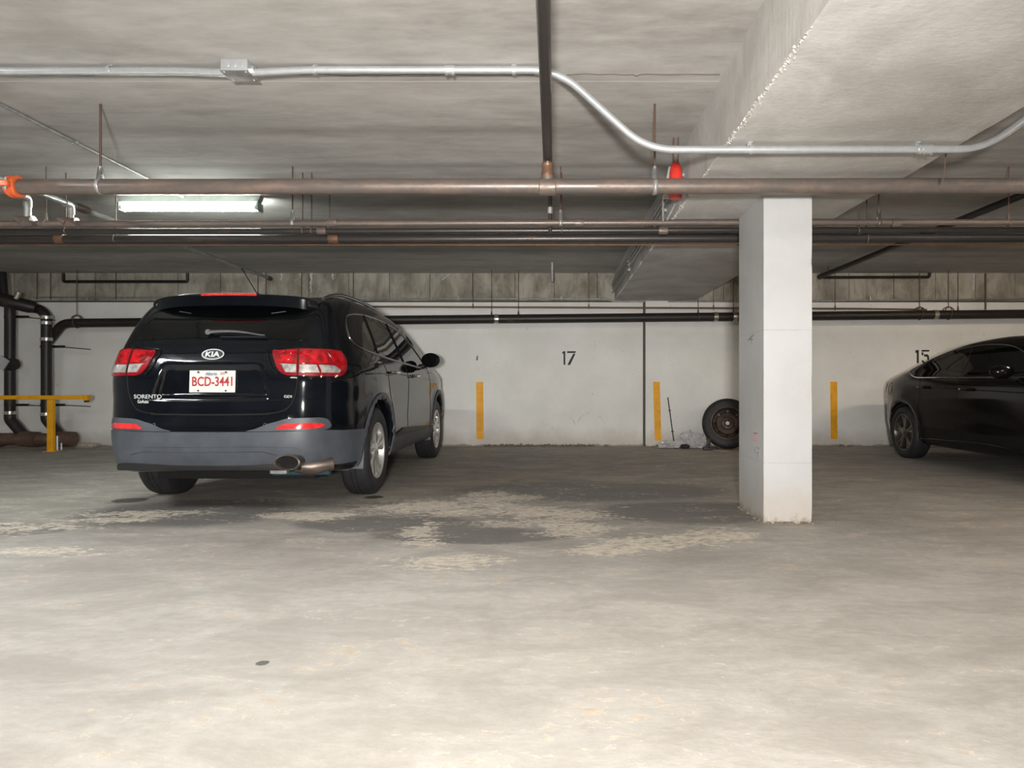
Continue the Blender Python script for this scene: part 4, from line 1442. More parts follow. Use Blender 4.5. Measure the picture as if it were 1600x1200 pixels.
def liner(root, x, y, z, R, s):
    """upper half of a wheel well, open below"""
    vs, fs = [], []
    n = 24
    for i in range(n + 1):
        a = math.radians(-12 + 204 * i / n)
        for (r, dx) in ((0.02, -0.10), (R, -0.10), (R, 0.20), (R - 0.008, 0.20), (R - 0.008, -0.085), (0.02, -0.085)):
            vs.append((x + s * dx, y + r * math.cos(a), z + r * math.sin(a)))
    for i in range(n):
        for q in range(6):
            q2 = (q + 1) % 6
            fs.append((i * 6 + q, i * 6 + q2, (i + 1) * 6 + q2, (i + 1) * 6 + q))
    fs += [tuple(range(6)), tuple(n * 6 + q for q in reversed(range(6)))]
    return MB().add(vs, fs).build('wheel_liner', M['wheel_well'], root)


# ================================================================== the SUV
suv = thing('suv', 'black SUV with grey plastic cladding, parked nose to the back wall at left', 'car', (-2.412, 4.74, 0), math.radians(-0.4))
planS = spline([(0, 0.0), (0.35, 0.012), (0.58, 0.055), (0.73, 0.14), (0.835, 0.28), (0.90, 0.47), (0.942, 0.8), (0.945, 1.5), (0.945, 3.2), (0.94, 3.8), (0.90, 4.25), (0.80, 4.55),
                (0.60, 4.70), (0.3, 4.75), (0, 4.76), (-0.3, 4.75), (-0.60, 4.70), (-0.80, 4.55), (-0.90, 4.25), (-0.94, 3.8), (-0.945, 3.2), (-0.945, 1.5), (-0.942, 0.8), (-0.90, 0.47),
                (-0.835, 0.28), (-0.73, 0.14), (-0.58, 0.055), (-0.35, 0.012)], True, 5)
profS = spline([(0.20, 0.285), (0.07, 0.33), (0.015, 0.42), (0.0, 0.52), (0.012, 0.62), (0.035, 0.68), (0.048, 0.74), (0.050, 0.86), (0.055, 0.98), (0.075, 1.08), (0.115, 1.18), (0.185, 1.26),
                (0.30, 1.38), (0.42, 1.49), (0.51, 1.55), (0.66, 1.595), (0.9, 1.635), (1.5, 1.66), (2.1, 1.645), (2.6, 1.585), (3.0, 1.47), (3.45, 1.26), (3.72, 1.13), (4.1, 1.06), (4.45, 0.96), (4.66, 0.80),
                (4.76, 0.60), (4.74, 0.38), (4.6, 0.27), (4.2, 0.25), (3.0, 0.25), (1.2, 0.25), (0.5, 0.26)], True, 5)
PS, SS = Sdf2(planS), Sdf2(profS)
insS = smooth_table([(0.2, 0.06), (0.35, 0.03), (0.50, 0.005), (0.62, 0.0), (0.80, 0.006), (0.95, 0.0), (1.03, 0.012), (1.10, 0.035), (1.20, 0.075), (1.58, 0.235), (1.75, 0.33)], 0.018)
RA, FA, RW = 1.03, 3.81, 0.368


def suv_f(x, y, z):
    p = PS(x, y)
    s = SS(y, z)
    side = p + insS(z)
    for wy in (RA, FA):
        dw = np.sqrt((y - wy) ** 2 + (z - 0.37) ** 2)
        side = side - 0.014 * np.exp(-((dw - 0.47) / 0.07) ** 2) * (np.abs(x) > 0.6)
    # gentle waist in the doors
    side = side + 0.012 * np.exp(-((z - 0.62) / 0.10) ** 2) * np.exp(-((y - 2.4) / 0.8) ** 4)
    d = smax(side, s, 0.10)
    # recess for the number plate
    rec = smax(smax(np.abs(x) - (0.335 + 0.30 * (1.05 - z)), np.abs(z - 0.935) - 0.105, 0.02), (y + 0 * x) - 0.092 - 0.18 * np.abs(x) ** 3, 0.02)
    d = smax(d, -rec, 0.03)
    for wy in (RA, FA):
        well = np.maximum(np.sqrt((y - wy) ** 2 + (z - 0.375) ** 2) - 0.415, 0.60 - np.abs(x))
        d = np.maximum(d, -well)
    return d


S = Car(suv, suv_f, (-1.05, -0.08, 0.16), (1.05, 4.84, 1.74), 0.022, M['car_black'])
R_, FR_, TP_ = S.rear, S.front, S.top
sdR, sdL = S.side(1), S.side(-1)
for s in (-1, 1):
    for wy in (RA, FA):
        liner(suv, s * 0.68, wy, 0.375, 0.408, s)
        make_wheel(suv, s * 0.815, wy, RW, 0.235, 0.232, s, 'five')
MB().box((0, 2.4, 0.27), (1.2, 3.9, 0.14)).build('underbody', M['wheel_well'], suv)
MB().box((0, 1.03, 0.30), (1.35, 0.10, 0.09)).build('rear_axle', M['wheel_well'], suv)


# rear glass and spoiler
gl = S.patch([(-0.62, 1.240), (-0.3, 1.248), (0, 1.250), (0.3, 1.248), (0.62, 1.240), (0.635, 1.260), (0.60, 1.32), (0.535, 1.44), (0.50, 1.49), (0.2, 1.505), (-0.2, 1.505), (-0.50, 1.49), (-0.535, 1.44), (-0.60, 1.32), (-0.635, 1.260)],
             R_, 'rear_window', M['glass'], off=0.003, thick=0.01)
# spoiler: lofted blade over the tailgate
secs = []
vs, fs = [], []
nx = 32
for i in range(nx + 1):
    x = -0.625 + 1.25 * i / nx
    u = abs(x) / 0.625
    yb = 0.325 + 0.055 * u ** 2 + 0.05 * u ** 8
    zt = 1.590 - 0.020 * u ** 2 - 0.030 * u ** 8
    yf = 0.80
    zfr = 1.625 - 0.045 * u ** 2 - 0.03 * u ** 6
    dr = 0.085
    ring = [(yb, zt - 0.012), (yb + 0.008, zt), (yb + 0.08, zt + 0.010), (yf, zfr), (yf, zfr - 0.06), (yb + 0.16, zt - dr - 0.035), (yb + 0.06, zt - dr - 0.005), (yb + 0.010, zt - dr)]
    vs += [(x, a, b) for a, b in ring]
m_ = 8
for i in range(nx):
    for q in range(m_):
        r2 = (q + 1) % m_
        fs.append((i * m_ + q, i * m_ + r2, (i + 1) * m_ + r2, (i + 1) * m_ + q))
fs += [tuple(range(m_)), tuple(nx * m_ + q for q in reversed(range(m_)))]
spo = MB().add(vs, fs).build('spoiler', M['car_black'], suv, 35)
bl_ = []
for i in range(21):
    x = -0.205 + 0.41 * i / 20
    u = abs(x) / 0.625
    bl_.append((x, 0.323 + 0.055 * u ** 2, 1.586 - 0.02 * u ** 2))
MB().tube(bl_, 0.0105, 8).build('brake_light', M['lens_bright'], spo)
for s in (-1, 1):   # creases left by the trim clips on the window
    S.line([(s * 0.30 - 0.0, 1.445), (s * 0.40, 1.462)], R_, 0.003, 'demister_tab', M['dull_chrome'], gl, 0.004, smooth_in=False)

# wiper
wp = S.line([(-0.075, 1.262), (0.05, 1.272), (0.2, 1.268), (0.33, 1.256)], R_, [0.011] * 200, 'wiper', M['dull_chrome'], None, 0.03) if False else None
arm = []
for i in range(15):
    x = -0.07 + 0.41 * i / 14
    z = 1.262 + 0.022 * math.sin(PI * min(1, (i + 3) / 16)) - 0.010 * i / 14
    l, n_ = S.hit(R_(x, z))
    arm.append(l + n_ * 0.030)
wip = MB().tube(arm, [0.014 - 0.0006 * i for i in range(15)], 8).build('wiper_arm', M['dull_chrome'], suv)
MB().tube([arm[0] + Vector((-0.005, 0.04, 0)), arm[0] + Vector((-0.005, -0.01, 0))], 0.020, 12).build('pivot', M['dull_chrome'], wip)
bl2 = []
for i in range(12):
    x = 0.02 + 0.33 * i / 11
    l, n_ = S.hit(R_(x, 1.248))
    bl2.append(l + n_ * 0.015)
MB().tube(bl2, 0.007, 6).build('blade', M['plastic'], wip)

# tail lamps wrapped round the corners
for s in (-1, 1):
    C_ = S.corner(s)
    sc = (0.011, 1.0)
    def fix(pl):
        return [(74 + (a - 74) * 0.80 if a > 74 else a, z) for a, z in pl]
    out = fix([(99, 1.150), (92, 1.158), (75, 1.168), (55, 1.172), (38, 1.168), (30, 1.150), (27, 1.10), (30, 1.03), (36, 0.985), (50, 0.975), (70, 0.978), (85, 0.985), (91, 1.02), (96, 1.09)])
    lamp = S.patch(out, C_, 'tail_lamp', M['lens_dark'], off=0.010, thick=0.01, step=0.02, scale=sc)
    lamp['label'] = 'red and clear wrap-around tail lamp'
    # red upper chambers
    for nm, pl in (('red_lens', [(95, 1.085), (96.5, 1.145), (88, 1.152), (78, 1.156), (74.5, 1.156), (74.5, 1.068), (90, 1.072)]),
                   ('red_lens', [(72, 1.158), (60, 1.162), (52, 1.162), (50, 1.07), (54, 1.062), (72, 1.064)]),
                   ('red_lens', [(50, 1.160), (40, 1.158), (33, 1.142), (31, 1.10), (34, 1.03), (38, 1.02), (45, 1.09)])):
        S.patch(fix(pl), C_, nm, M['lens_red'], lamp, off=0.015, thick=0.0, step=0.016, scale=sc, curve=False)
    for nm, pl in (('clear_lens', [(88, 1.055), (90.5, 1.060), (74.5, 1.056), (74.5, 1.000), (84, 1.002)]),
                   ('clear_lens', [(72, 1.054), (60, 1.054), (58, 1.000), (72, 1.000)]),
                   ('clear_lens', [(58, 1.054), (44, 1.050), (38, 1.018), (41, 1.000), (56, 1.000)])):
        S.patch(fix(pl), C_, nm, M['lens_clear'], lamp, off=0.016, thick=0.0, step=0.016, scale=sc, curve=False)
    for k_, (a_, z_) in enumerate(((83, 1.115), (63, 1.115))):
        ring = [(a_ + 5.5 * math.cos(t_) * 0.9, z_ + 0.034 * math.sin(t_)) for t_ in [2 * PI * i / 14 for i in range(14)]]
        S.line(ring, C_, 0.0035, 'chamber_ring', M['lens_red'], lamp, 0.016, 0.02, closed=True, smooth_in=False, scale=sc)
    # chrome-like lip round the inner end
    S.line([(88, 0.988), (92, 1.03), (96, 1.10), (98, 1.152), (92, 1.166), (84, 1.172), (66, 1.178)], C_, 0.006, 'lamp_surround', M['car_black'], None, 0.004, scale=sc)
    # seam between tailgate and quarter, down from the lamp
    S.line([(73.3, 1.17), (73.3, 0.975)], C_, 0.0035, 'lamp_seam', M['gap'], lamp, 0.0155, smooth_in=False, scale=sc)
    S.line([(73.3, 0.975), (74.0, 0.90), (76.0, 0.82), (80, 0.755), (86, 0.725), (96, 0.712)], C_, 0.0045, 'tailgate_seam', M['gap'], None, 0.000, scale=sc)

    # bumper reflector in its grey surround
    S.patch([(94, 0.640), (88, 0.655), (82, 0.672), (66, 0.680), (54, 0.676), (50, 0.655), (48, 0.62), (52, 0.595), (75, 0.592), (98, 0.588), (108, 0.590), (102, 0.607)], C_, 'reflector_surround', M['cladding'], None,
            off=0.006, thick=0.01, step=0.02, scale=sc)
    S.patch([(88, 0.607), (84, 0.633), (75, 0.642), (58, 0.640), (54, 0.628), (56, 0.612), (80, 0.606)], C_, 'reflector', M['lens_bright'], None, off=0.011, thick=0.004, step=0.02, scale=sc)
    # parking sensors
    for x_, z_ in ((0.39, 0.635),):
        l, n_ = S.hit(R_(s * x_, z_))
        MB().tube([l - n_ * 0.003, l + n_ * 0.003], 0.011, 14).build('parking_sensor', M['dull_chrome'], suv)
        MB().tube([l, l + n_ * 0.0045], 0.008, 14).build('parking_sensor', M['car_black'], suv)

S.line([(-0.42, 0.708), (-0.2, 0.704), (0, 0.703), (0.2, 0.704), (0.42, 0.708)], R_, 0.0065, 'tailgate_seam', M['gap'], None, 0.0)
S.line([(-0.60, 0.585), (-0.3, 0.585), (0, 0.585), (0.3, 0.585), (0.60, 0.585)], R_, 0.003, 'bumper_seam', M['gap'], None, 0.006)
S.line([(-0.52, 0.81), (-0.3, 0.800), (0, 0.797), (0.3, 0.800), (0.52, 0.81)], R_, 0.004, 'tailgate_crease', M['car_black'], None, 0.001)

# grey lower bumper cladding, wrapping to the wheel arches
low = [(0.0, 0.583)]
for s in (-1, 1):
    C_ = S.corner(s)
    S.patch([(40 + 0, 0.59), (60, 0.590), (90, 0.585), (122, 0.583), (134, 0.583), (134, 0.400), (134, 0.345), (110, 0.34), (88, 0.345), (62, 0.345), (40, 0.335), (16, 0.33), (-13, 0.33), (-13.5, 0.40), (-15, 0.50), (-17, 0.572), (20, 0.580)],
            S.corner(s, 0.45, 0.45), 'bumper_cladding', M['cladding'], None, off=0.010, thick=0.02, step=0.03, scale=(0.010, 1), curve=False)
S.patch([(-0.16, 0.583), (0.16, 0.583), (0.16, 0.345), (-0.16, 0.345)], R_, 'bumper_cladding', M['cladding'], None, off=0.010, thick=0.02, curve=False)
# lower valance: a darker skirt with a raised lip line
S.patch([(-0.66, 0.452), (-0.5, 0.472), (0, 0.478), (0.5, 0.478), (0.62, 0.462), (0.60, 0.40), (0.55, 0.36), (0.3, 0.35), (-0.3, 0.35), (-0.6, 0.36), (-0.68, 0.39)], R_, 'bumper_skirt', M['cladding'], None, off=0.018, thick=0.02, seg=4)
S.line([(-0.56, 0.425), (-0.46, 0.450), (0.38, 0.450), (0.47, 0.425)], R_, 0.003, 'skirt_crease', M['plastic'], None, 0.016, smooth_in=False)
MB().box((-0.02, 0.13, 0.335), (1.28, 0.16, 0.05), bev=0.02).build('lower_lip', M['plastic'], suv)

# wheel arch cladding, mud flaps and sills
for s in (-1, 1):
    sd = sdR if s > 0 else sdL
    for wy in (RA, FA):
        inner, outer = [], []
        a0, a1 = (-18, 204) if wy == RA else (-24, 198)
        for i in range(25):
            a = math.radians(a0 + (a1 - a0) * i / 24)
            inner.append((wy + 0.412 * math.cos(a), 0.375 + 0.412 * math.sin(a)))
            outer.append((wy + 0.475 * math.cos(a), 0.375 + 0.475 * math.sin(a)))
        S.patch(inner + outer[::-1], sd, 'arch_cladding', M['cladding'], None, off=0.012, thick=0.03, step=0.03, curve=False)
        MB().box((s * 0.82, wy - 0.410, 0.33), (0.20, 0.012, 0.15), Matrix.Rotation(-0.15, 3, 'X'), bev=0.004).build('mud_flap', M['cladding'], suv)
    S.patch([(1.45, 0.30), (2.4, 0.29), (3.38, 0.30), (3.40, 0.42), (2.4, 0.425), (1.47, 0.44)], sd, 'sill_cladding', M['cladding'], None, off=0.016, thick=0.03, curve=False)
    S.patch([(1.50, 0.44), (1.9, 0.50), (2.6, 0.47), (3.36, 0.43), (3.36, 0.41), (2.4, 0.41), (1.48, 0.42)], sd, 'door_cladding', M['plastic'], None, off=0.012, thick=0.02, curve=False)
    # side glass in a dull metal frame
    frame = [(0.60, 1.28), (0.64, 1.235), (0.75, 1.205), (1.2, 1.170), (2.0, 1.130), (2.9, 1.10), (3.22, 1.095), (3.10, 1.18), (2.85, 1.33), (2.55, 1.45), (2.2, 1.505), (1.7, 1.530), (1.2, 1.520), (0.85, 1.490), (0.70, 1.450), (0.625, 1.37)]
    S.patch(frame, sd, 'window_band', M['glass'], None, off=0.001, thick=0.01, step=0.04)
    S.line(frame, sd, 0.0075, 'window_trim', M['dull_chrome'], None, 0.003, closed=True)
    for pl in ([(1.16, 1.175), (1.22, 1.30), (1.24, 1.525)], [(2.08, 1.13), (2.06, 1.30), (2.02, 1.515)]):
        S.line(pl, sd, 0.022, 'window_pillar', M['car_black'], None, -0.010)
    for pl in ([(1.22, 1.17), (1.30, 1.0), (1.36, 0.86), (1.52, 0.62), (1.56, 0.44)], [(2.10, 1.13), (2.12, 0.8), (2.10, 0.44)], [(3.22, 1.09), (3.28, 0.8), (3.26, 0.44)]):
        S.line(pl, sd, 0.0035, 'door_seam', M['gap'], None, 0.0)
    S.line([(0.66, 1.0), (1.5, 1.01), (2.6, 0.99), (3.5, 0.965)], sd, 0.006, 'shoulder_crease', M['car_black'], None, 0.0)
    # handles
    for hy, hz in ((1.42, 1.025), (2.30, 1.005)):
        l, n_ = S.hit(sd(hy + 0.08, hz))
        a_ = [(l.x + s * 0.010, l.y - 0.11, l.z), (l.x + s * 0.042, l.y - 0.085, l.z), (l.x + s * 0.046, l.y + 0.07, l.z), (l.x + s * 0.010, l.y + 0.10, l.z)]
        MB().tube(fillet(a_, 0.03), 0.014, 10).build('door_handle', M['chrome'], suv)
    # fuel flap outline on the near quarter
    if s < 0:
        S.line([(0.55, 0.80), (0.72, 0.80), (0.72, 0.95), (0.55, 0.95)], sd, 0.003, 'fuel_flap_seam', M['gap'], None, 0.0, closed=True)
    # mirror
    mir = MB()
    bmm = bmesh.new()
    bmesh.ops.create_icosphere(bmm, subdivisions=3, radius=1)
    for v in bmm.verts:
        v.co = Vector((s * 1.02 + v.co.x * 0.105, 2.88 + v.co.y * 0.075 * (1 if v.co.y > 0 else 0.45), 1.185 + v.co.z * 0.082))
    bmm.verts.index_update()
    mir.add([v.co for v in bmm.verts], [tuple(x.index for x in f.verts) for f in bmm.faces])
    bmm.free()
    mo = mir.build('side_mirror', M['car_black'], suv)
    MB().tube([(s * 0.86, 2.92, 1.11), (s * 0.94, 2.91, 1.12), (s * 1.00, 2.90, 1.15)], [0.035, 0.028, 0.025], 10).build('mirror_arm', M['plastic'], mo)
    MB().tube([(s * 1.02, 2.848, 1.185), (s * 1.02, 2.842, 1.185)], 0.070, 20).build('mirror_glass', M['glass'], mo)
    # roof rail
    rl = []
    for i in range(21):
        y = 0.62 + 2.0 * i / 20
        l, n_ = S.hit((Vector((s * 0.60, y, 3)), Vector((0, 0, -1))))
        rl.append((l.x, l.y, l.z + (0.026 * min(1, 5.0 * min(i, 20 - i) / 20) + 0.002)))
    MB().tube(rl, 0.015, 10).build('roof_rail', M['dull_chrome'], suv)
    # head lamp
    S.patch([(s * 0.52, 0.90), (s * 0.75, 0.95), (s * 0.86, 0.96), (s * 0.84, 0.86), (s * 0.6, 0.80), (s * 0.48, 0.82)], FR_, 'head_lamp', M['lens_clear'], None, off=0.006, thick=0.01)
S.patch([(-0.42, 0.90), (0.42, 0.90), (0.38, 0.72), (-0.38, 0.72)], FR_, 'grille', M['plastic'], None, off=0.008, thick=0.01)
S.patch([(-0.70, 3.62), (0, 3.72), (0.70, 3.62), (0.60, 3.2), (0.52, 2.85), (0, 2.72), (-0.52, 2.85), (-0.60, 3.2)], TP_, 'windscreen', M['glass'], None, off=0.003, thick=0.01)

# aerial
l, n_ = S.hit((Vector((0.03, 0.75, 3)), Vector((0, 0, -1))))
ae = MB().tube([l, l + Vector((0, 0.02, 0.02)), l + Vector((0, -0.02, 0.03))], [0.03, 0.022, 0.012], 10).build('aerial_base', M['plastic'], suv)
MB().tube([l + Vector((0, 0, 0.02)), l + Vector((-0.03, -0.22, 0.20))], 0.004, 6).build('aerial', M['plastic'], ae)

# exhaust
ex = MB()
ring_o, ring_i = [], []
prof = [(0.060, 0.0), (0.066, 0.004), (0.066, 0.10), (0.050, 0.14), (0.050, 0.13), (0.058, 0.10), (0.056, 0.006)]
mt = Matrix.Translation((0.565, -0.015, 0.375)) @ Matrix.Diagonal((1.38, 1, 0.82, 1)) @ Matrix.Rotation(PI / 2, 4, 'Z')
exo = MB().lathe(prof, 32, mt).build('exhaust_tip', M['muffler'], suv)
MB().lathe([(0, 0.06), (0.057, 0.06), (0.057, 0.065), (0, 0.065)], 24, mt, closed=False).build('exhaust_bore', M['wheel_well'], exo)
MB().tube([(0.56, 0.16, 0.335), (0.66, 0.18, 0.325), (0.80, 0.25, 0.34)], [0.05, 0.065, 0.045], 14).build('silencer', M['muffler'], suv)
MB().tube([(0.35, 0.30, 0.30), (0.95 - 0.2, 0.34, 0.30)], 0.055, 14).build('silencer', M['blue_part'], suv)
MB().box((0.47, 0.10, 0.31), (0.12, 0.05, 0.05), bev=0.01).build('exhaust_bracket', M['galv_dull'], suv)

# number plate
pl_l, pl_n = S.hit(R_(0.0, 0.94))
py_ = pl_l.y - 0.012
plate = MB().box((0.003, py_, 0.938), (0.325, 0.004, 0.155), Matrix.Rotation(-0.05, 3, 'X'), bev=0.001).build('number_plate', M['plate_white'], suv, 0)
plate['label'] = 'white number plate with red characters'
put_text('plate_text', 'BCD-3441', 0.092, M['plate_red'], (0.003, py_ - 0.0035, 0.938), plate, 0.0006, width=0.285, bold=0.0018)
put_text('plate_text', 'Alberta', 0.034, M['plate_blue'], (-0.005, py_ - 0.006, 0.993), plate, 0.0006, width=0.082, shear=0.3)
put_text('plate_text', 'JUL', 0.024, M['plate_red'], (0.078, py_ - 0.006, 0.993), plate, 0.0006)
put_text('plate_text', 'Wild Rose Country', 0.020, M['plate_blue'], (0.0, py_ - 0.002, 0.879), plate, 0.0006, width=0.145)
MB().box((-0.133, py_ - 0.0015, 0.880), (0.045, 0.002, 0.026)).build('plate_sticker', M['sticker_green'], plate, 0)
for x_, z_ in ((-0.095, 1.003), (0.100, 1.003), (-0.095, 0.873), (0.100, 0.873)):
    MB().tube([(x_, py_, z_), (x_, py_ - 0.010, z_)], 0.0065, 6).build('screw', M['plastic'], plate)
# oval emblem
l, n_ = S.hit(R_(0.0, 1.128))
tilt = math.atan2(n_.z, -n_.y)
mt = Matrix.Translation(l + n_ * 0.001) @ Matrix.Rotation(-tilt, 4, 'X')
em = MB()
oval = [(0.076 * math.cos(2 * PI * i / 40), 0.038 * math.sin(2 * PI * i / 40)) for i in range(40)]
em.prism(oval, 0.005, mt @ Matrix.Rotation(PI / 2, 4, 'X'))
emo = em.build('oval_badge', M['plastic'], suv)
MB().tube([mt @ Vector((a, -0.006, b)) for a, b in oval], 0.0045, 8, closed=True).build('badge_ring', M['badge'], emo)
put_text('badge_letters', 'KIA', 0.055, M['badge'], mt @ Vector((0, -0.008, 0)), emo, 0.002, width=0.100, bold=0.0012, rot=(PI / 2 - tilt, 0, 0))


def badge(name, txt, size, x, z, mat, w, dep=0.002, par=None):
    l, n_ = S.hit(R_(x, z))
    rz = math.atan2(n_.x, -n_.y)
    tl = math.atan2(n_.z, -n_.y)
    return put_text(name, txt, size, mat, l + n_ * 0.003, par or suv, dep, width=w, rot=(PI / 2 - tl, 0, rz))


badge('model_badge', 'SORENTO', 0.040, -0.445, 0.832, M['badge'], 0.20)
badge('dealer_badge', 'GoAuto', 0.036, -0.480, 0.797, M['plate_white'], 0.080)
badge('engine_badge', 'GDI', 0.026, 0.54, 0.832, M['plate_white'], 0.052)
l, n_ = S.hit(R_(0.51, 0.832))

# ================================================================== the sedan
sed = thing('sedan', 'dark brown-black sedan backed against the wall at the right edge of the photo', 'car', (5.235, 9.50, 0), PI)
planX = spline([(0, 0.0), (0.35, 0.02), (0.58, 0.08), (0.68, 0.18), (0.775, 0.34), (0.845, 0.54), (0.895, 0.8), (0.902, 1.3), (0.902, 3.2), (0.89, 3.8), (0.84, 4.25), (0.72, 4.5),
                (0.5, 4.61), (0.25, 4.65), (0, 4.665), (-0.25, 4.65), (-0.5, 4.61), (-0.72, 4.5), (-0.84, 4.25), (-0.89, 3.8), (-0.902, 3.2), (-0.902, 1.3), (-0.895, 0.8), (-0.845, 0.54),
                (-0.775, 0.34), (-0.68, 0.18), (-0.58, 0.08), (-0.35, 0.02)], True, 5)
profX = spline([(0.28, 0.22), (0.10, 0.28), (0.03, 0.42), (0.0, 0.58), (0.035, 0.74), (0.05, 0.88), (0.06, 0.97), (0.13, 1.005), (0.45, 1.035), (0.75, 1.075), (1.05, 1.155), (1.4, 1.275), (1.8, 1.362), (2.2, 1.400), (2.6, 1.408),
                (2.95, 1.375), (3.3, 1.27), (3.6, 1.12), (3.75, 1.04), (4.1, 0.955), (4.45, 0.84), (4.62, 0.68), (4.665, 0.5), (4.63, 0.32), (4.4, 0.22), (3.5, 0.20), (2.2, 0.19), (1.0, 0.20)], True, 5)
PX, SX = Sdf2(planX), Sdf2(profX)
insX = smooth_table([(0.15, 0.10), (0.28, 0.05), (0.42, 0.018), (0.60, 0.012), (0.78, 0.0), (0.90, 0.012), (0.97, 0.045), (1.02, 0.09), (1.36, 0.265), (1.5, 0.36)], 0.018)
RAX, FAX, RWX = 0.98, 3.78, 0.325


def sed_f(x, y, z):
    p = PX(x, y)
    s = SX(y, z)
    side = p + insX(z)
    for wy in (RAX, FAX):
        dw = np.sqrt((y - wy) ** 2 + (z - 0.33) ** 2)
        side = side - 0.012 * np.exp(-((dw - 0.41) / 0.07) ** 2) * (np.abs(x) > 0.6)
    side = side + 0.015 * np.exp(-((z - 0.50 + 0.05 * (y - 2.4)) / 0.11) ** 2) * np.exp(-((y - 2.4) / 0.8) ** 4)
    d = smax(side, s, 0.09)
    for wy in (RAX, FAX):
        well = np.maximum(np.sqrt((y - wy) ** 2 + (z - 0.335) ** 2) - 0.362, 0.60 - np.abs(x))
        d = np.maximum(d, -well)
    return d


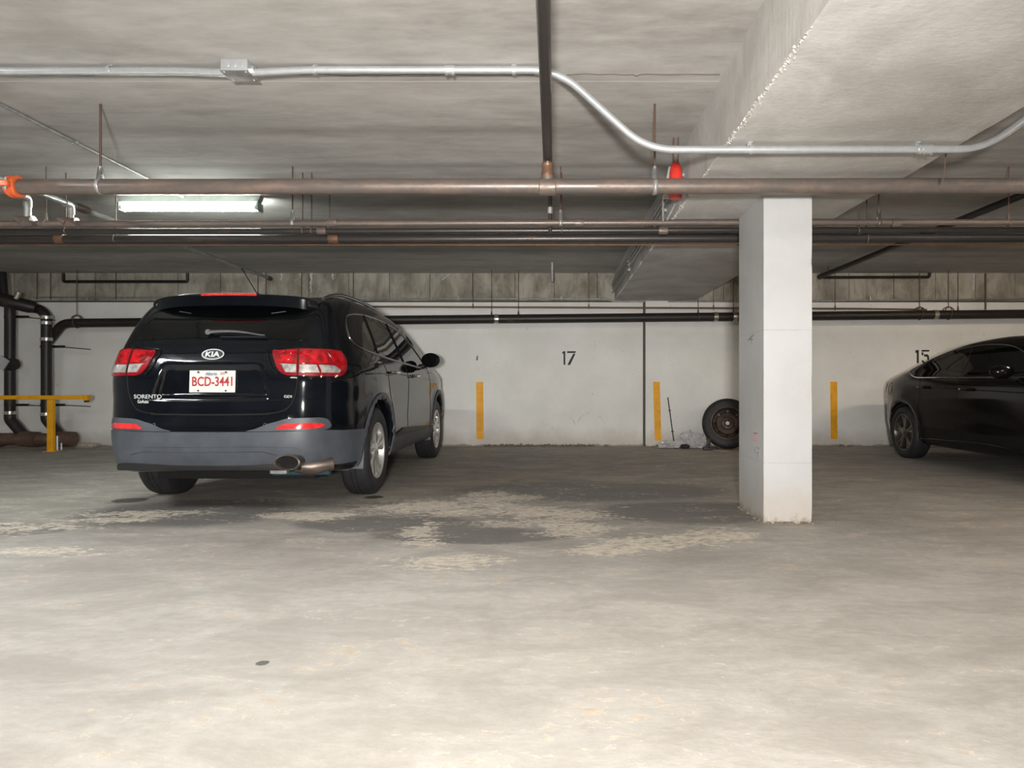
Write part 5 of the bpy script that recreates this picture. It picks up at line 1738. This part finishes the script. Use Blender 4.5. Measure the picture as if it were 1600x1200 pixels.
X = Car(sed, sed_f, (-1.0, -0.06, 0.10), (1.0, 4.74, 1.50), 0.023, M['car_brown'])
XR_, XT_ = X.rear, X.top
for s in (-1, 1):
    sd = X.side(s)
    for wy in (RAX, FAX):
        liner(sed, s * 0.66, wy, 0.335, 0.356, s)
        make_wheel(sed, s * 0.775, wy, RWX, 0.225, 0.222, s, 'twin')
        arc = [(wy + 0.364 * math.cos(math.radians(a)), 0.335 + 0.364 * math.sin(math.radians(a))) for a in range(-15, 200, 8)]
        X.line(arc, sd, 0.008, 'arch_lip', M['car_brown'], None, -0.004, smooth_in=False)
    frame = [(0.98, 1.085), (1.03, 1.045), (1.15, 1.005), (1.6, 0.992), (2.4, 0.985), (3.2, 0.985), (3.32, 1.0), (3.15, 1.11), (2.95, 1.22), (2.7, 1.30), (2.3, 1.335), (1.9, 1.32), (1.6, 1.285), (1.35, 1.225), (1.12, 1.145)]
    X.patch(frame, sd, 'window_band', M['glass'], None, off=0.001, thick=0.01, step=0.04)
    X.line(frame, sd, 0.0045, 'window_trim', M['dull_chrome'], None, 0.003, closed=True)
    X.line([(1.02, 1.052), (1.15, 1.007), (1.6, 0.993), (2.4, 0.986), (3.2, 0.986)], sd, 0.0075, 'sill_trim', M['chrome'], None, 0.004)
    for pl in ([(1.23, 1.0), (1.20, 1.10), (1.34, 1.22)], [(2.12, 0.99), (2.10, 1.15), (2.04, 1.33)]):
        X.line(pl, sd, 0.014, 'window_pillar', M['plastic'], None, -0.008)
    for pl in ([(1.34, 0.99), (1.42, 0.80), (1.36, 0.62), (1.45, 0.45), (1.50, 0.26)], [(2.14, 0.98), (2.18, 0.7), (2.16, 0.26)], [(3.30, 0.98), (3.34, 0.7), (3.30, 0.26)]):
        X.line(pl, sd, 0.003, 'door_seam', M['gap'], None, 0.0)
    X.line([(0.35, 0.925), (1.2, 0.90), (2.4, 0.86), (3.5, 0.83)], sd, 0.005, 'shoulder_crease', M['car_brown'], None, 0.0)
    X.line([(1.35, 0.27), (1.9, 0.29), (2.6, 0.31), (3.2, 0.28)], sd, 0.012, 'sill_crease', M['car_brown'], None, 0.0)
    for hy, hz in ((1.52, 0.885), (2.36, 0.865)):
        l, n_ = X.hit(sd(hy, hz))
        a_ = [(l.x + s * 0.006, l.y - 0.10, l.z), (l.x + s * 0.036, l.y - 0.075, l.z), (l.x + s * 0.038, l.y + 0.06, l.z), (l.x + s * 0.006, l.y + 0.09, l.z)]
        MB().tube(fillet(a_, 0.03), 0.013, 10).build('door_handle', M['car_brown'], sed)
        MB().tube([(l.x + s * 0.032, l.y - 0.11, l.z), (l.x + s * 0.030, l.y - 0.085, l.z)], 0.012, 10).build('keyhole_cap', M['chrome'], sed)
    if s > 0:
        X.line([(0.62 + 0.075 * math.cos(a), 0.86 + 0.075 * math.sin(a)) for a in [2 * PI * i / 16 for i in range(16)]], sd, 0.003, 'fuel_flap_seam', M['gap'], None, 0.0, closed=True, smooth_in=False)
    C_ = X.corner(s, 0.40, 0.55)
    X.patch([(95, 0.90), (75, 0.93), (50, 0.945), (28, 0.93), (26, 0.90), (34, 0.85), (44, 0.80), (52, 0.765), (60, 0.80), (78, 0.83), (95, 0.84)], C_, 'tail_lamp', M['lens_red'], None, off=0.006, thick=0.01, step=0.02, scale=(0.011, 1))
    bmm = bmesh.new()
    bmesh.ops.create_icosphere(bmm, subdivisions=3, radius=1)
    for v in bmm.verts:
        v.co = Vector((s * 0.985 + v.co.x * 0.115, 3.02 + v.co.y * 0.08 * (1 if v.co.y > 0 else 0.45), 1.035 + v.co.z * 0.068))
    bmm.verts.index_update()
    mo = MB().add([v.co for v in bmm.verts], [tuple(x.index for x in f.verts) for f in bmm.faces]).build('side_mirror', M['car_brown'], sed)
    bmm.free()
    MB().tube([(s * 0.82, 3.04, 0.975), (s * 0.90, 3.04, 0.98), (s * 0.94, 3.04, 1.0)], [0.03, 0.024, 0.022], 10).build('mirror_arm', M['plastic'], mo)
    X.patch([(s * 0.50, 0.72), (s * 0.70, 0.80), (s * 0.80, 0.82), (s * 0.76, 0.72), (s * 0.6, 0.66)], X.front, 'head_lamp', M['lens_clear'], None, off=0.006, thick=0.01)
X.patch([(-0.30, 0.70), (0.30, 0.70), (0.18, 0.50), (0.34, 0.28), (-0.34, 0.28), (-0.18, 0.50)], X.front, 'grille', M['plastic'], None, off=0.008, thick=0.01)
X.patch([(-0.58, 0.86), (0, 0.76), (0.58, 0.86), (0.50, 1.25), (0.44, 1.55), (0, 1.62), (-0.44, 1.55), (-0.50, 1.25)], XT_, 'rear_window', M['glass'], None, off=0.003, thick=0.01)
X.patch([(-0.66, 3.60), (0, 3.70), (0.66, 3.60), (0.56, 3.2), (0.50, 2.95), (0, 2.85), (-0.50, 2.95), (-0.56, 3.2)], XT_, 'windscreen', M['glass'], None, off=0.003, thick=0.01)
MB().box((0, 2.3, 0.24), (1.15, 3.8, 0.12)).build('underbody', M['wheel_well'], sed)
